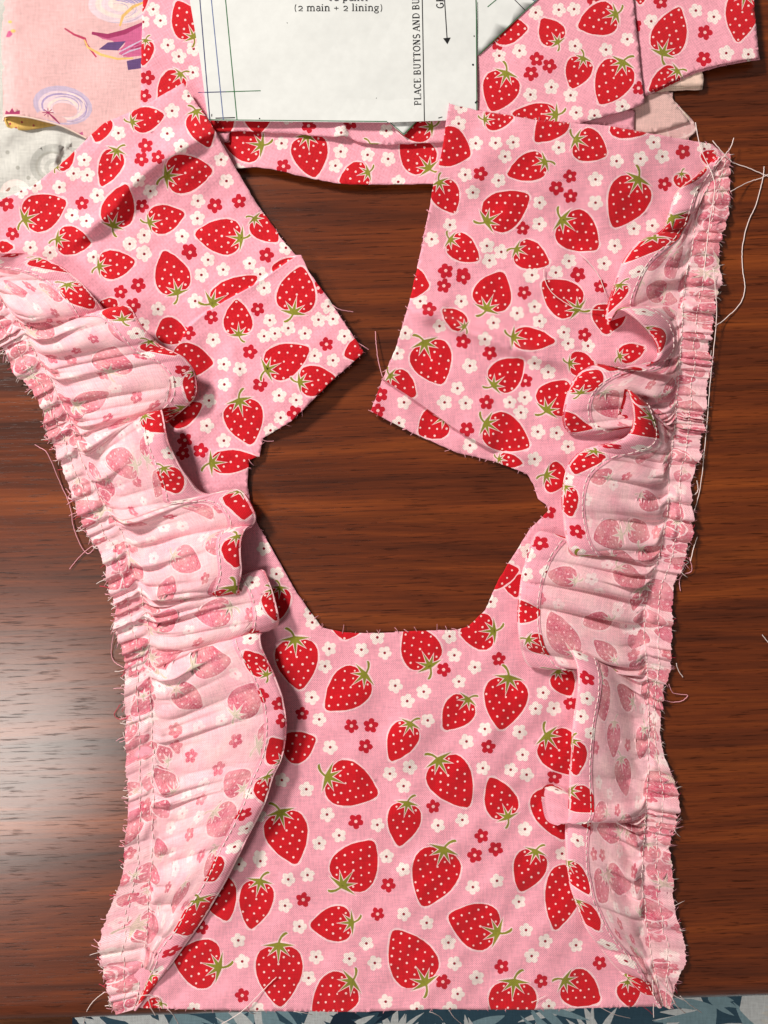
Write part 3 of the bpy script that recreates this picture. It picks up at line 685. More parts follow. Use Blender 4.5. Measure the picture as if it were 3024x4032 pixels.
def text_shapes(txt, x, y, h, ang=0.0, track=0.0, width=None):
    adv = sum(GL[c][1] + track for c in txt); sx = (width / (adv * h)) if width else 1.0
    out = []; pen = 0; ca, sa = math.cos(ang), math.sin(ang)
    for c in txt:
        for pl, w in GL[c][0]:
            v, f = ribbon([((pen + p[0]) * sx * h, -p[1] * h) for p in pl], w * h * 1.3)
            out.append(([(x + a * ca - b * sa, y + a * sa + b * ca) for a, b in v], f))
        pen += GL[c][1] + track
    return out
def paper1():
    t = empty('pattern_sheet')
    zf = lambda x, y: 6.9 + .7 * np.sin(x / 330. + .6) * np.sin(y / 260.) + .25 * np.sin(x / 90. + y / 140.) * np.sin(y / 75.) + .9 * sstep(380, 480, y) * sstep(1200, 1500, x) * sstep(1800, 1600, x)
    out = [(740, -80), (747, 0), (790, 250), (819, 474), (1000, 477), (1250, 480), (1525, 482), (1640, 478), (1752, 474), (1880, 470), (1878, 220), (1872, 0), (1871, -80)]
    cloth('paper', out, [], zf, M_PAPER, t, dict(base=(.8, .8, .8)), 60, 0, .16, flat=True)
    zt = lambda x, y: 5.75 + 0 * x
    cloth('notch_tab', [(1534, 470), (1534, 484), (1590, 533), (1640, 480), (1640, 470)], [], zt, M_PAPER, t, dict(base=(.8, .8, .8)), 40, .1, .14)
    L = lambda c, pts: [cv(c, *p) for p in pts]
    ln = lambda a, b, w=3.2: ribbon(dens([a, b], 40, 0, False), w)
    print_mesh('printed_line', [ln((780, -80), (826, 472), 3.4), ln((780, 364), (889, 361), 3)], zf, M_NAVY, t)
    print_mesh('printed_line', [ln((826, -60), (879, 472), 3)], zf, M_BLUE, t)
    print_mesh('printed_line', [ln((882, -60), (933, 472), 3.4), ln((889, 361), (1026, 357), 3)], zf, M_GREEN, t)
    print_mesh('cut_outline', [ln((822, 471), (1524, 478), 3), ln((1875, 0), (1877, 440), 3)], zf, M_GREEN, t)
    print_mesh('cut_outline', [ln((1536, 482), (1590, 529), 3), ln((1590, 529), (1637, 482), 3)], zt, M_GREEN, t)
    print_mesh('printed_line', [ln((1661, -80), (1671, 476), 3.6), ln((1745, -80), (1760, 150), 3.6)], zf, M_INK, t)
    print_mesh('arrow_head', [([cv('C2', 1444, 208), cv('C2', 1485, 204), cv('C2', 1467, 240)], [(0, 1, 2)])], zf, M_INK, t)
    marks = [ln(cv('C2', 205, 643), cv('C2', 312, 640), 4), ln(cv('C2', 185, 620), cv('C2', 184, 634), 3), ln(cv('C2', 1418, 642), cv('C2', 1440, 636), 3)]
    for a, b, r in ((1607, 352, 6), (1613, 196, 4), (1622, 558, 6), (1627, 552, 5), (595, 124, 2.5), (1081, 534, 2.5), (445, 645, 4), (1143, 668, 4), (1628, 495, 3)):
        marks.append(([(cv('C2', a, b)[0] + r * .72 * math.cos(i * 1.0472), cv('C2', a, b)[1] + r * .72 * math.sin(i * 1.0472)) for i in range(6)], [tuple(range(6))]))
    tag(print_mesh('pen_marks', marks, zf, M_INK, t), kind='stuff')
    x, y = cv('C2', 630, 60)
    print_mesh('printed_text', text_shapes('(2 main + 2 lining)', x, y, 29, math.radians(-.1), .02, 354), zf, M_INK, t)
    x, y = cv('C2', 830, 4)
    print_mesh('printed_text', text_shapes('ed panel', x - 8, y, 29, 0, .02, 158), zf, M_INK, t)
    x, y = cv('C2', 1325, 574)
    print_mesh('printed_text', text_shapes('PLACE BUTTONS AND BUTTON', x, y, 27, math.radians(-91.2), .05, 520), zf, M_INK, t)
    x, y = cv('C2', 1447, 45)
    print_mesh('printed_text', text_shapes('GRAIN', x, y, 28, math.radians(-91.2), .08), zf, M_INK, t)
    tag(t, 'large white sewing pattern sheet with black lettering and coloured ruled lines', 'paper', 'sewing pattern sheets')
def paper2():
    t = empty('pattern_sheet')
    zf = lambda x, y: 6.35 + .25 * np.sin(x / 200.) - .0 * y
    out = [(1700, -80), (1760, 200), (1862, 236), (1882, 218), (1990, 118), (2115, 2), (2190, -80)]
    zf = lambda x, y: 6.3 - .1 * np.sin(x / 200.)
    cloth('paper', out, [], lambda x, y: zf(x, y) + .15 * sstep(1880, 2000, x), M_PAPER, t, dict(base=(.8, .8, .8)), 50, .1, .12)
    z2 = lambda x, y: zf(x, y) + .15 * sstep(1880, 2000, x)
    ln = lambda a, b, w=3.0: ribbon(dens([cv('C3', *a), cv('C3', *b)], 30, 0, False), w)
    print_mesh('printed_line', [ln((275, 34), (340, -20))], z2, M_GREEN, t)
    print_mesh('printed_line', [ln((395, -16), (462, 52))], z2, M_INK, t)
    print_mesh('printed_line', [ln((480, -10), (512, 6))], z2, M_NAVY, t)
    print_mesh('cut_outline', [ln((232, 270), (515, 0), 2.6)], z2, M_GREEN, t)
    tag(t, 'slanted white pattern sheet corner tucked behind the large lettered sheet', 'paper', 'sewing pattern sheets')
paper1(); paper2()

# ------------------------------------------------------------------ the sewn bodice: three panels and two gathered ruffles
BOD = empty('strawberry_bodice')
tag(BOD, 'sewn pink strawberry print bodice laid open with two gathered ruffles and round neck hole', 'bodice')

# left back panel
Lm = motifs(dict(
 C1=([(785, 725, 974, 682, 152), (1165, 662, 1242, 872, 168), (610, 690, 573, 843, 140), (692, 895, 603, 1103, 142), (990, 1045, 1260, 1010, 232), (672, 1340, 748, 1095, 198), (148, 1302, 390, 1195, 222),
      (888, 1322, 1094, 1268, 172), (1430, 1415, 1160, 1388, 212), (342, 1420, 538, 1445, 172), (1512, 1298, 1650, 1432, 155), (335, 990, 440, 895, 110)],
     [(865, 865), (840, 945), (937, 933), (40, 1210), (487, 1207), (843, 1222), (1277, 1220), (1420, 1195), (75, 1387), (1120, 1490)],
     [(1120, 570), (1022, 658), (993, 793), (703, 790), (1075, 870), (500, 950), (437, 1030), (518, 1040), (353, 1112), (208, 1102), (125, 1135), (820, 1070), (893, 1135), (578, 1160), (1313, 948),
      (1345, 1075), (1175, 1193), (1172, 1297), (428, 1278), (513, 1312), (770, 1447), (855, 1408), (1080, 1405), (180, 1470), (297, 1500), (850, 1500)]),
 C4=([(432, 386, 588, 366, 126), (772, 500, 714, 320, 154), (925, 545, 1120, 430, 112, 0, 0), (1190, 415, 1310, 350, 70, 1, 0), (1278, 585, 1312, 388, 172, 0, 1), (1040, 682, 1030, 532, 126, 0, 1), (690, 645, 822, 705, 116, 1, 0), (752, 790, 927, 806, 152, 1),
      (1163, 835, 1345, 742, 152), (1306, 890, 1460, 872, 134), (1042, 972, 1094, 1160, 172), (922, 1242, 1130, 1225, 100), (735, 1062, 880, 985, 104, 1), (1600, 735, 1500, 775, 105, 1), (510, 560, 435, 542, 60, 1), (-5, 300, 58, 302, 50, 1)],
     [(525, 497), (602, 467), (580, 555), (828, 325), (1160, 337), (920, 607), (1122, 572), (1088, 758), (1422, 725), (1132, 900), (820, 675), (805, 1143), (797, 1200), (873, 1188), (1283, 1025), (1385, 480)],
     [(793, 255), (565, 288), (628, 250), (628, 332), (407, 345), (906, 357), (972, 400), (1087, 373), (1133, 420), (1245, 305), (877, 423), (1150, 480), (850, 537), (688, 572), (622, 640), (928, 705), (1175, 620), (1150, 690),
      (1197, 678), (1255, 655), (1328, 678), (1500, 690), (1387, 618), (1450, 615), (1430, 560), (1370, 775), (1450, 795), (975, 812), (1045, 832), (1215, 948), (977, 900), (910, 970), (900, 1080), (975, 1145), (1290, 968), (1222, 1045), (1178, 1100)])))
TUCK_L = [cv('C4', 1310, 330), cv('C4', 1290, 340), cv('C4', 1100, 470), cv('C4', 980, 535), cv('C4', 870, 605), cv('C4', 820, 650), cv('C4', 785, 715), cv('C4', 770, 760)][::-1]
RID_L = [cv('C1', 1290, 770), cv('C1', 1200, 810), cv('C1', 1060, 890), cv('C1', 950, 960), cv('C1', 850, 1040), cv('C1', 760, 1130), cv('C1', 690, 1230), cv('C1', 600, 1310), cv('C1', 500, 1390), cv('C1', 430, 1430)]
RID_L2 = [cv('C4', 1000, 700), cv('C4', 1035, 860), cv('C4', 1000, 960)]
def regL(x, y):
    d, s, p = seg_dist(x, y, TUCK_L)
    return np.where(s < 0, 1, 0)
crL = crinkler(31, (0, 400, 1400, 1900), 22)
def zL(x, y):
    base = 1.6 + 6.4 * sstep(900, 560, y + .35 * (x - 600) * 0) * sstep(-200, 420, x + .0 * y)
    base = np.maximum(base, 1.6 + 4.4 * sstep(760, 520, y))
    tip = 5.2 * sstep(650, 1350, x) * sstep(700, 1000, y) * sstep(1950, 1500, y)
    z = base + tip + .45 * wavy(x, y) + crL(x, y)
    z = z + ridge(x, y, RID_L, 4.4, 30, 2.2) + ridge(x, y, RID_L2, 1.2, 22, 1.8)
    d, s, p = seg_dist(x, y, TUCK_L)
    env = sstep(0, .2, p)
    z = z + env * (sstep(6, -3, s) * 1.3 * np.exp(-np.abs(s) / 60.) - sstep(-3, 6, s) * .5 * np.exp(-np.abs(s - 6) / 22.)) * sstep(240, 120, d)
    return z + ridge(x, y, [cv('C4', 840, 1210), cv('C4', 980, 1195), cv('C4', 1120, 1228)], 1.0, 16, 2.)
L_right = [cv('C1', 1087, 492), cv('C1', 1165, 610), cv('C1', 1247, 722), (928, 663), (1003, 790), (1076, 890), (1108, 940), (1164, 1004), (1186, 1004), (1216, 1070), (1302, 1188), (1434, 1388),
           (1311, 1496), (1230, 1577), (1148, 1658), (1035, 1726), (1022, 1798), (981, 1812), (974, 1900), (985, 1975)]
L_left = [(900, 2060), (600, 2060), (430, 1990), (330, 1850), (220, 1660), (120, 1480), (20, 1360), (-90, 1260), (-110, 845), (0, 789), (133, 729), (265, 623), (345, 544), (411, 484), (560, 420)]
pl = cloth('back_panel', L_right + L_left, Lm, zL, None, BOD, PAL, 17, 1.4, .35, par_lines(TUCK_L), regL, .75)
pl['label'] = 'left back panel with a diagonal crease'
fray('fray', [(1076, 890), (1108, 940), (1164, 1004)], zL, pl, 20, (5, 16), seed=5, outward=(700, 1200))
fray('fray', [(1300, 1186), (1434, 1388), (1311, 1496), (1230, 1577), (1148, 1658), (1035, 1726), (1022, 1798), (981, 1812), (974, 1900)], zL, pl, 24, (4, 15), seed=6, outward=(800, 1400))

# right back panel
Rm = motifs(dict(
 C3=([(262, 590, 402, 580, 112), (650, 555, 512, 697, 152), (20, 700, 190, 765, 205, 1), (712, 688, 862, 765, 168), (558, 798, 375, 862, 142), (1018, 885, 898, 1120, 208), (880, 632, 1060, 655, 84, 1), (272, 1092, 478, 962, 195), (645, 1085, 818, 1225, 205),
      (38, 900, 112, 1050, 144), (92, 1183, 232, 1284, 134), (418, 1230, 578, 1302, 144), (1232, 858, 1240, 935, 84), (1345, 800, 1400, 745, 80, 1)],
     [(240, 857), (683, 870), (615, 927), (685, 968), (448, 1127), (1240, 748), (1148, 908), (68, 1338), (155, 1355), (722, 1350)],
     [(145, 528), (133, 610), (217, 707), (315, 705), (402, 702), (362, 772), (165, 862), (330, 890), (203, 950), (90, 1110), (0, 1180), (272, 1213), (285, 1285), (343, 1243), (532, 1000), (530, 1105), (627, 728), (912, 795), (1030, 783),
      (1138, 772), (1095, 702), (808, 885), (808, 1000), (903, 1213), (997, 1128), (1088, 1113), (677, 1288), (612, 1345), (850, 1300), (485, 1360), (1345, 735)]),
 C5=([(195, 110, 295, 130, 126, 1), (528, 220, 588, 72, 156), (893, 222, 752, 112, 150), (438, 292, 350, 222, 78), (635, 335, 802, 352, 92), (278, 358, 348, 522, 170), (556, 528, 674, 426, 132), (140, 490, 240, 572, 108, 0, 0), (862, 440, 960, 442, 98),
      (770, 628, 852, 512, 152), (356, 658, 255, 725, 132, 0, 1), (526, 682, 698, 775, 152), (1062, 412, 1165, 378, 76), (1025, 205, 1005, 322, 136, 1), (577, 825, 672, 842, 60), (768, 890, 852, 912, 125)],
     [(363, 67), (433, 93), (355, 128), (678, 155), (895, 83), (295, 222), (432, 352), (540, 398), (920, 325), (683, 510), (527, 597), (448, 705), (100, 565), (90, 630), (985, 130)],
     [(710, 85), (720, 212), (650, 238), (555, 277), (740, 270), (425, 190), (260, 190), (200, 318), (338, 290), (520, 343), (460, 450), (168, 400), (838, 315), (855, 360), (720, 440), (775, 475), (935, 370), (195, 597), (410, 540), (358, 597),
      (443, 600), (620, 597), (680, 577), (665, 638), (733, 715), (808, 720), (855, 775), (460, 770), (175, 680), (720, 825)])))
TUCK_R = [cv('C5', 105, 500), cv('C5', 200, 562), cv('C5', 300, 632), cv('C5', 380, 690), cv('C5', 450, 735), cv('C5', 540, 785), cv('C5', 600, 800)]
def regR(x, y):
    d, s, p = seg_dist(x, y, TUCK_R); return np.where(s < 0, 1, 0)
crR = crinkler(32, (1500, 450, 2700, 1950), 22)
def zR(x, y):
    z = 1.7 + 6.2 * sstep(980, 520, y) * sstep(2950, 2500, x + .2 * y) + .45 * wavy(x + 900, y)
    z = np.maximum(z, 1.5 + 5.0 * sstep(700, 500, y) * sstep(2800, 2560, x))
    z = z + crR(x, y) + ridge(x, y, [cv('C5', 205, 215), cv('C5', 330, 250), cv('C5', 450, 300), cv('C5', 600, 362), cv('C5', 720, 405), cv('C5', 850, 445)], 4.2, 15, 2.4)
    z = z + ridge(x, y, [cv('C5', 620, 380), cv('C5', 720, 370), cv('C5', 830, 330)], .8, 18, 2)
    d, s, p = seg_dist(x, y, TUCK_R)
    z = z + (sstep(-7, 3, s) * 3.0 * np.exp(-np.abs(s) / 60.) - sstep(3, -7, s) * .6 * np.exp(-np.abs(s + 7) / 18.)) * sstep(0, .15, 1 - p) * sstep(280, 140, d)
    z = z + ridge(x, y, [cv('C5', 600, 800), cv('C5', 720, 800), cv('C5', 860, 815)], 1.4, 15, 2.4)
    return z + 1.6 * sstep(1720, 1470, x) * sstep(1000, 1500, y)
R_left = [(1768, 409), (1748, 540), (1726, 670), (1710, 693), (1695, 802), (1650, 1021), (1613, 1185), (1561, 1362), (1508, 1489), (1459, 1619)]
R_low = [(1625, 1705), (1801, 1783), (1948, 1817), (2075, 1866), (2100, 1905), (2119, 1964), (2154, 1989), (2180, 2080)]
R_rest = [(2600, 2060), (2700, 1900), (2735, 1700), (2765, 1540), (2790, 1300), (2812, 1100), (2830, 950), (2862, 800), (2855, 610), (2805, 568), (2546, 523), (2402, 496), (2099, 471), (2011, 455), (1892, 437)]
pr = cloth('back_panel', R_left + R_low + R_rest, Rm, zR, None, BOD, PAL, 17, 1.4, .35, par_lines(TUCK_R), regR, .1)
pr['label'] = 'right back panel with a slanting pressed tuck'
fray('fray', R_left[:2][::-1] + R_rest[::-1][:6], zR, pr, 22, (4, 13), seed=7, outward=(2300, 1200))
fray('fray', R_left + R_low, zR, pr, 30, (4, 12), seed=8, outward=(2300, 1200))

# front panel
Fm = motifs(dict(
 D5=([(205, 150, 232, 402, 218), (555, 328, 362, 500, 208), (882, 282, 768, 80, 202), (1205, 108, 1035, 118, 185), (1280, 345, 1240, 602, 220), (1075, 452, 955, 602, 158), (785, 575, 688, 760, 152), (150, 720, 308, 645, 162, 1), (372, 842, 620, 930, 230),
      (928, 758, 1078, 990, 224), (1472, 635, 1640, 825, 212), (1275, 1042, 1188, 845, 164), (770, 975, 728, 1188, 168), (133, 1020, 212, 1278, 218), (1450, 900, 1560, 1155, 192, 1), (1528, 312, 1592, 432, 124), (470, 50, 452, 150, 165, 1)],
     [(242, 523), (490, 585), (587, 583), (560, 687), (953, 302), (1230, 250), (1177, 690), (901, 990), (512, 1065), (1144, 1138), (1215, 1203), (1110, 1235), (1510, 840), (1590, 470)],
     [(293, 65), (378, 197), (357, 285), (290, 442), (328, 552), (383, 692), (540, 202), (657, 218), (620, 140), (710, 383), (770, 460), (853, 413), (873, 557), (983, 135), (1007, 230), (1030, 362), (1110, 290), (1068, 663), (1160, 600), (1335, 615),
      (1453, 418), (1415, 498), (1507, 497), (1350, 730), (1150, 797), (1290, 805), (1370, 830), (683, 825), (783, 792), (752, 887), (263, 903), (367, 1030), (428, 1135), (328, 1175), (620, 1082), (925, 1085), (1047, 1057), (1360, 1103), (668, 1240), (140, 857), (30, 1245), (25, 1035)]),
 D2=([(1000, 780, 1060, 978, 165, 1), (1212, 795, 1168, 1015, 160), (1640, 987, 1448, 1000, 168), (1020, 1195, 812, 1150, 232), (1300, 1095, 1306, 1378, 220), (1640, 1262, 1462, 1410, 200), (752, 1365, 668, 1382, 72)],
     [(1415, 880), (940, 1010), (1130, 1327)],
     [(1435, 765), (1345, 785), (1330, 908), (1397, 1005), (1112, 1070), (1130, 1168), (1475, 1147), (1440, 1245), (1630, 1155), (1215, 700), (1115, 715), (905, 1390), (1200, 1390)]),
 D4=([(512, 568, 438, 763, 164), (322, 968, 84, 885, 230), (680, 640, 608, 952, 185, 1), (405, 1212, 390, 1460, 238), (658, 1203, 828, 1305, 188), (965, 1212, 980, 1335, 115)],
     [(345, 1135), (540, 1207), (828, 1117), (55, 1210)],
     [(460, 457), (643, 578), (203, 743), (322, 712), (430, 815), (465, 955), (560, 1010), (493, 1083), (712, 1030), (82, 1017), (112, 1120), (222, 1190), (128, 1270), (578, 1330), (90, 1345)]),
 X1=([], [(447, 387), (390, 543)], [(437, 235), (527, 303), (530, 543), (653, 590), (330, 700), (375, 805), (433, 1012), (600, 1050)]),
 FV=([(958, 1836, 914, 1957, 104), (918, 2122, 850, 2010, 104), (740, 1912, 806, 1817, 102), (605, 1270, 600, 1340, 50), (1110, 1240, 1115, 1290, 50, 1), (1040, 1250, 1120, 1230, 60, 1), (1170, 1215, 1180, 1260, 40)],
     [(1185, 1105)], [(570, 1185), (597, 1240), (670, 1325), (1110, 1175), (1095, 1220), (1060, 1300), (1140, 1190)])))
crF = crinkler(33, (1000, 2400, 2400, 3950), 26)
def zF(x, y):
    z = 1.7 + .55 * wavy(x + 300, y + 500) * sstep(2300, 2700, y) + crF(x, y) * sstep(2200, 2500, y)
    z = z + ridge(x, y, [(1560, 2560), (1600, 2900), (1580, 3300)], .9, 60) + ridge(x, y, [(1950, 2700), (1930, 3100)], .7, 50)
    return z + 1.2 * sstep(2700, 2480, y) * sstep(1250, 1500, x) * sstep(1900, 1700, x) * 0
F_out = [(960, 1900), (975, 1945), (1012, 2060), (1075, 2169), (1167, 2333), (1240, 2433), (1267, 2470), (1349, 2490), (1450, 2493), (1531, 2491), (1640, 2484), (1800, 2480), (1844, 2466), (1911, 2402), (1962, 2284), (2021, 2188), (2088, 2082),
         (2156, 2015), (2180, 1960), (2500, 1960), (2660, 2120), (2640, 2300), (2625, 2420), (2610, 2600), (2590, 2850), (2630, 3090), (2640, 3200), (2625, 3380), (2630, 3560), (2650, 3750), (2600, 3940), (2580, 3962), (2338, 3969), (2100, 3977), (1700, 3974),
         (1400, 3985), (1013, 3981), (557, 3969), (470, 3960), (440, 3850), (470, 3560), (500, 3300), (512, 2970), (505, 2750), (490, 2560), (480, 2400), (430, 2260), (370, 2120), (345, 2040), (420, 1940)]
pf = cloth('front_panel', F_out, Fm, zF, None, BOD, PAL, 19, 1.2, .35, (), None, 0.02)
pf['label'] = 'wide front panel below the neck opening'
fray('fray', F_out[4:14], zF, pf, 34, (5, 22), seed=9, outward=(1500, 3000))
fray('fray', F_out[30:38], zF, pf, 34, (3, 11), seed=10, outward=(1500, 3000))
fray('fray', [(975, 1945), (1012, 2060), (1075, 2169)], zF, pf, 30, (3, 10), seed=12, outward=(700, 2200)); fray('fray', F_out[14:18], zF, pf, 30, (3, 10), seed=13, outward=(2400, 2300))

# ---- ruffles
def resample(P, n):
    P = np.asarray(P, float); d = np.r_[0, np.cumsum(np.linalg.norm(np.diff(P[:, :2], axis=0), axis=1))]
    t = np.linspace(0, d[-1], n); return np.stack([np.interp(t, d, P[:, k]) for k in range(P.shape[1])], 1), d[-1]
def smooth1(A, s):
    k = np.exp(-.5 * (np.arange(-4 * s, 4 * s + 1) / s) ** 2); k /= k.sum(); p = 4 * s
    return np.stack([np.convolve(np.pad(A[:, i], (p, p), mode='edge'), k, 'valid') for i in range(A.shape[1])], 1)
def pava(y, w=None):
    b = []
    for v in y:
        b.append([v, 1])
        while len(b) > 1 and b[-2][0] > b[-1][0]:
            v2, c2 = b.pop(); v1, c1 = b.pop(); b.append([(v1 * c1 + v2 * c2) / (c1 + c2), c1 + c2])
    return np.concatenate([[v] * c for v, c in b])

class Ruffle:
    WD = 560.0      # cloth width in px between gather line and free edge
    SA = 95.0       # seam allowance beyond the gather line
    def __init__(s, gather, raw, hem, seed, zpanel=2.4, sgn=1):
        n = 1600; R = np.random.RandomState(seed); s.R = R
        s.G, s.gl = resample(catmull(gather, 6), n); s.Rw, _ = resample(catmull(raw, 6), n)
        E, s.U = resample(hem, n); E = smooth1(E, 7); s.E = E
        d2 = (E[:, None, 0] - s.G[None, ::8, 0]) ** 2 * .25 + (E[:, None, 1] - s.G[None, ::8, 1]) ** 2
        near = np.argmin(d2, 1) * 8 / (n - 1)
        iso = pava(near); iso = smooth1(iso[:, None], 40)[:, 0]
        lf = np.linspace(0, 1, n); s.tg = np.maximum.accumulate(np.clip(.80 * iso + .20 * lf, 0, 1)); s.tg = (s.tg - s.tg[0]) / (s.tg[-1] - s.tg[0])
        s.n = n; s.zp = zpanel; s.lean = sgn
        # pleat profiles along the cloth: many short tucks at the gathering, fewer folds running far into the cloth
        m = int(s.U); s.pu = np.arange(m + 1.0)
        def pleats(lo, hi, a0, a1, r0, r1):
            prof = np.zeros(m + 1); am = np.zeros(m + 1); rc = np.zeros(m + 1); u = -R.uniform(0, hi)
            while u < m:
                w = R.uniform(lo, hi); i0, i1 = max(0, int(u)), min(m, int(u + w))
                if i1 > i0:
                    f = np.clip((np.arange(i0, i1 + 1) - u) / w, 0, 1) ** R.uniform(.6, 1.5); q = R.rand() ** 1.4
                    prof[i0:i1 + 1] = np.sin(np.pi * f) ** .6 * (a0 + (a1 - a0) * q); rc[i0:i1 + 1] = r0 + (r1 - r0) * np.clip(.6 * q + .5 * R.rand() - .05, 0, 1)
                u += w
            return smooth1(prof[:, None], 2)[:, 0], smooth1(rc[:, None], 9)[:, 0]
        k = s.U / s.gl
        s.p1, s.r1 = pleats(34 * k, 92 * k, .30, 1.0, .10, .42)
        s.p0, _ = pleats(24 * k, 78 * k, .25, 1.0, .1, .2)
        s.p2, s.r2 = pleats(150, 380, .15, 1.0, .45, .95)
        s.p3, s.r3 = pleats(80, 190, .0, 1.0, .3, .9)
        s.ph = R.uniform(0, 6.28, 6); s.hw = 84.0
        tE = np.gradient(E[:, :2], axis=0); gxy = np.stack([np.interp(s.tg * (n - 1), np.arange(n), s.G[:, k_]) for k_ in (0, 1)], 1); rv = E[:, :2] - gxy
        sn = np.abs(tE[:, 0] * rv[:, 1] - tE[:, 1] * rv[:, 0]) / (np.linalg.norm(tE, axis=1) * np.linalg.norm(rv, axis=1) + 1e-9)
        s.sn = np.clip(smooth1(sn[:, None], 30)[:, 0], .5, 1)
        s.wl = smooth1(np.hypot(E[:, 0] - np.interp(s.tg * (n - 1), np.arange(n), s.G[:, 0]), E[:, 1] - np.interp(s.tg * (n - 1), np.arange(n), s.G[:, 1]))[:, None], 12)[:, 0]
    def surf(s, u, v):
        """u px along the free edge, v px across (-SA raw edge, 0 gathering, WD free edge) -> photo x, y, height mm"""
        u = np.asarray(u, float); v = np.asarray(v, float)
        iu = np.clip(u / s.U, 0, 1) * (s.n - 1); ar = np.arange(s.n)
        f = lambda A: np.stack([np.interp(iu, ar, A[:, k]) for k in range(A.shape[1])], -1)
        E = f(s.E); t = np.interp(iu, ar, s.tg) * (s.n - 1)
        fg = lambda A: np.stack([np.interp(t, ar, A[:, k]) for k in range(A.shape[1])], -1)
        G = fg(s.G); Rw = fg(s.Rw)
        wloc = np.interp(iu, ar, s.wl); amp = np.clip(wloc / 330, .12, 1)
        hf = np.minimum(s.hw / np.maximum(wloc, 1) / np.interp(iu, ar, s.sn), .72)     # the hem keeps its width where the ruffle tapers
        b = np.where(v > s.WD - s.hw, 1 - hf * (s.WD - v) / s.hw, (1 - hf) * v / (s.WD - s.hw)); b = np.clip(b, 0, 1.02); a = np.clip(-v / s.SA, 0, 1.2)
        gx, gy = G[..., 0], G[..., 1]
        x = gx * (1 - b) + E[..., 0] * b; y = gy * (1 - b) + E[..., 1] * b
        x = np.where(v < 0, gx + (Rw[..., 0] - gx) * a, x); y = np.where(v < 0, gy + (Rw[..., 1] - gy) * a, y)
        z = s.zp + (E[..., 2] - s.zp) * sstep(0, 1, b) + 2.6 * amp * np.sin(np.pi * np.clip(b, 0, 1)) ** .8
        tx, ty = Rw[..., 0] - gx, Rw[..., 1] - gy; tl = np.hypot(tx, ty) + 1e-6; ox, oy = tx / tl, ty / tl
        ud = u + b * (85 * np.sin(u / 310. + s.ph[0]) + 50 * np.sin(u / 127. + s.ph[3])); ip = lambda A, q: np.interp(q, s.pu, A)
        w1 = np.where(v < 0, 0, np.exp(-(b / ip(s.r1, ud)) ** 1.6)) * (.30 + .70 * sstep(0, .09, b)); w0 = np.where(v < 0, .35 + .65 * sstep(0, .4, a), np.exp(-(b / .10) ** 2) * .35); w3 = np.where(v < 0, 0, np.exp(-(b / ip(s.r3, ud)) ** 2) * sstep(0, .06, b))
        w2 = np.where(v < 0, .15, np.exp(-(b / ip(s.r2, ud)) ** 2.2) * sstep(-.02, .22, b))
        pinch = np.clip(1 - .30 * np.exp(-(v / 9.0) ** 2) - .35 * np.exp(-((v + 46) / 9.0) ** 2), .15, 1)
        q0 = ip(s.p0, u) * w0; q1, q2, q3 = ip(s.p1, ud) * w1, ip(s.p2, ud) * w2, ip(s.p3, ud) * w3
        a5 = amp ** .5
        z = z + ((4.4 * q0 - 1.4 * w0) * pinch + 9.0 * q1 - 3.2 * w1 + 9.5 * q2 - 3.4 * w2 + 5.2 * q3 - 1.6 * w3) * a5
        lat = (15 * q0 * pinch + 34 * q1 + 40 * q2 + 26 * q3) * amp
        ax, ay = (-oy, ox) if s.lean > 0 else (oy, -ox)
        x = x + ax * lat; y = y + ay * lat
        e = np.where(v < 0, a * (15 * ip(s.p0, u) - 8 + 7 * np.sin(u / 131. + s.ph[1]) + 5 * np.sin(u / 57. + s.ph[0])), 0)
        x = x + ox * e; y = y + oy * e
        hm = sstep(.6, 1, b); z = z + hm * (0.7 * np.sin(u / 63. + s.ph[2]) + .5 * np.sin(u / 29. + s.ph[3])) + .35 * np.sin(u / 47. + v / 60. + s.ph[4]) * np.sin(v / 80. + s.ph[5])
        return x, y, np.maximum(z, s.zp - .2)
    def world(s, u, v, lift=0.0):
        x, y, z = s.surf(u, v); P = np.stack(at(x, y, z), -1)
        if np.ndim(lift) or lift:
            P = P + s.normal(u, v) * (np.asarray(lift) * .001)[..., None] if np.ndim(lift) else P + s.normal(u, v) * lift * .001
        return P
    def normal(s, u, v):
        d = 3.0; a = np.stack(at(*s.surf(np.minimum(u + d, s.U), v)), -1) - np.stack(at(*s.surf(np.maximum(u - d, 0), v)), -1)
        b = np.stack(at(*s.surf(u, v + d)), -1) - np.stack(at(*s.surf(u, v - d)), -1)
        n = np.cross(a, b) * s.nsign; return n / (np.linalg.norm(n, axis=-1)[..., None] + 1e-12)
    def prep(s, hemw):
        s.nsign = 1.0
        uu, vv = np.meshgrid(np.linspace(0, s.U, 300), np.linspace(40, s.WD * .8, 20)); s.nsign = 1.0 if s.normal(uu, vv)[..., 2].mean() > 0 else -1.0
        s.su, s.sv = [q.ravel() for q in np.meshgrid(np.linspace(0, s.U, 900), np.linspace(-s.SA, s.WD, 110))]
        s.sx, s.sy, s.sz = s.surf(s.su, s.sv)
    def inv(s, x, y, hem):
        d = (s.sx - x) ** 2 + (s.sy - y) ** 2 - s.sz * 30
        d = np.where((s.sv > s.WD - s.hw * 1.3) if hem else (s.sv < s.WD - s.hw * .6), d, 1e12)
        i = np.argmin(d); return (s.su[i], s.sv[i])
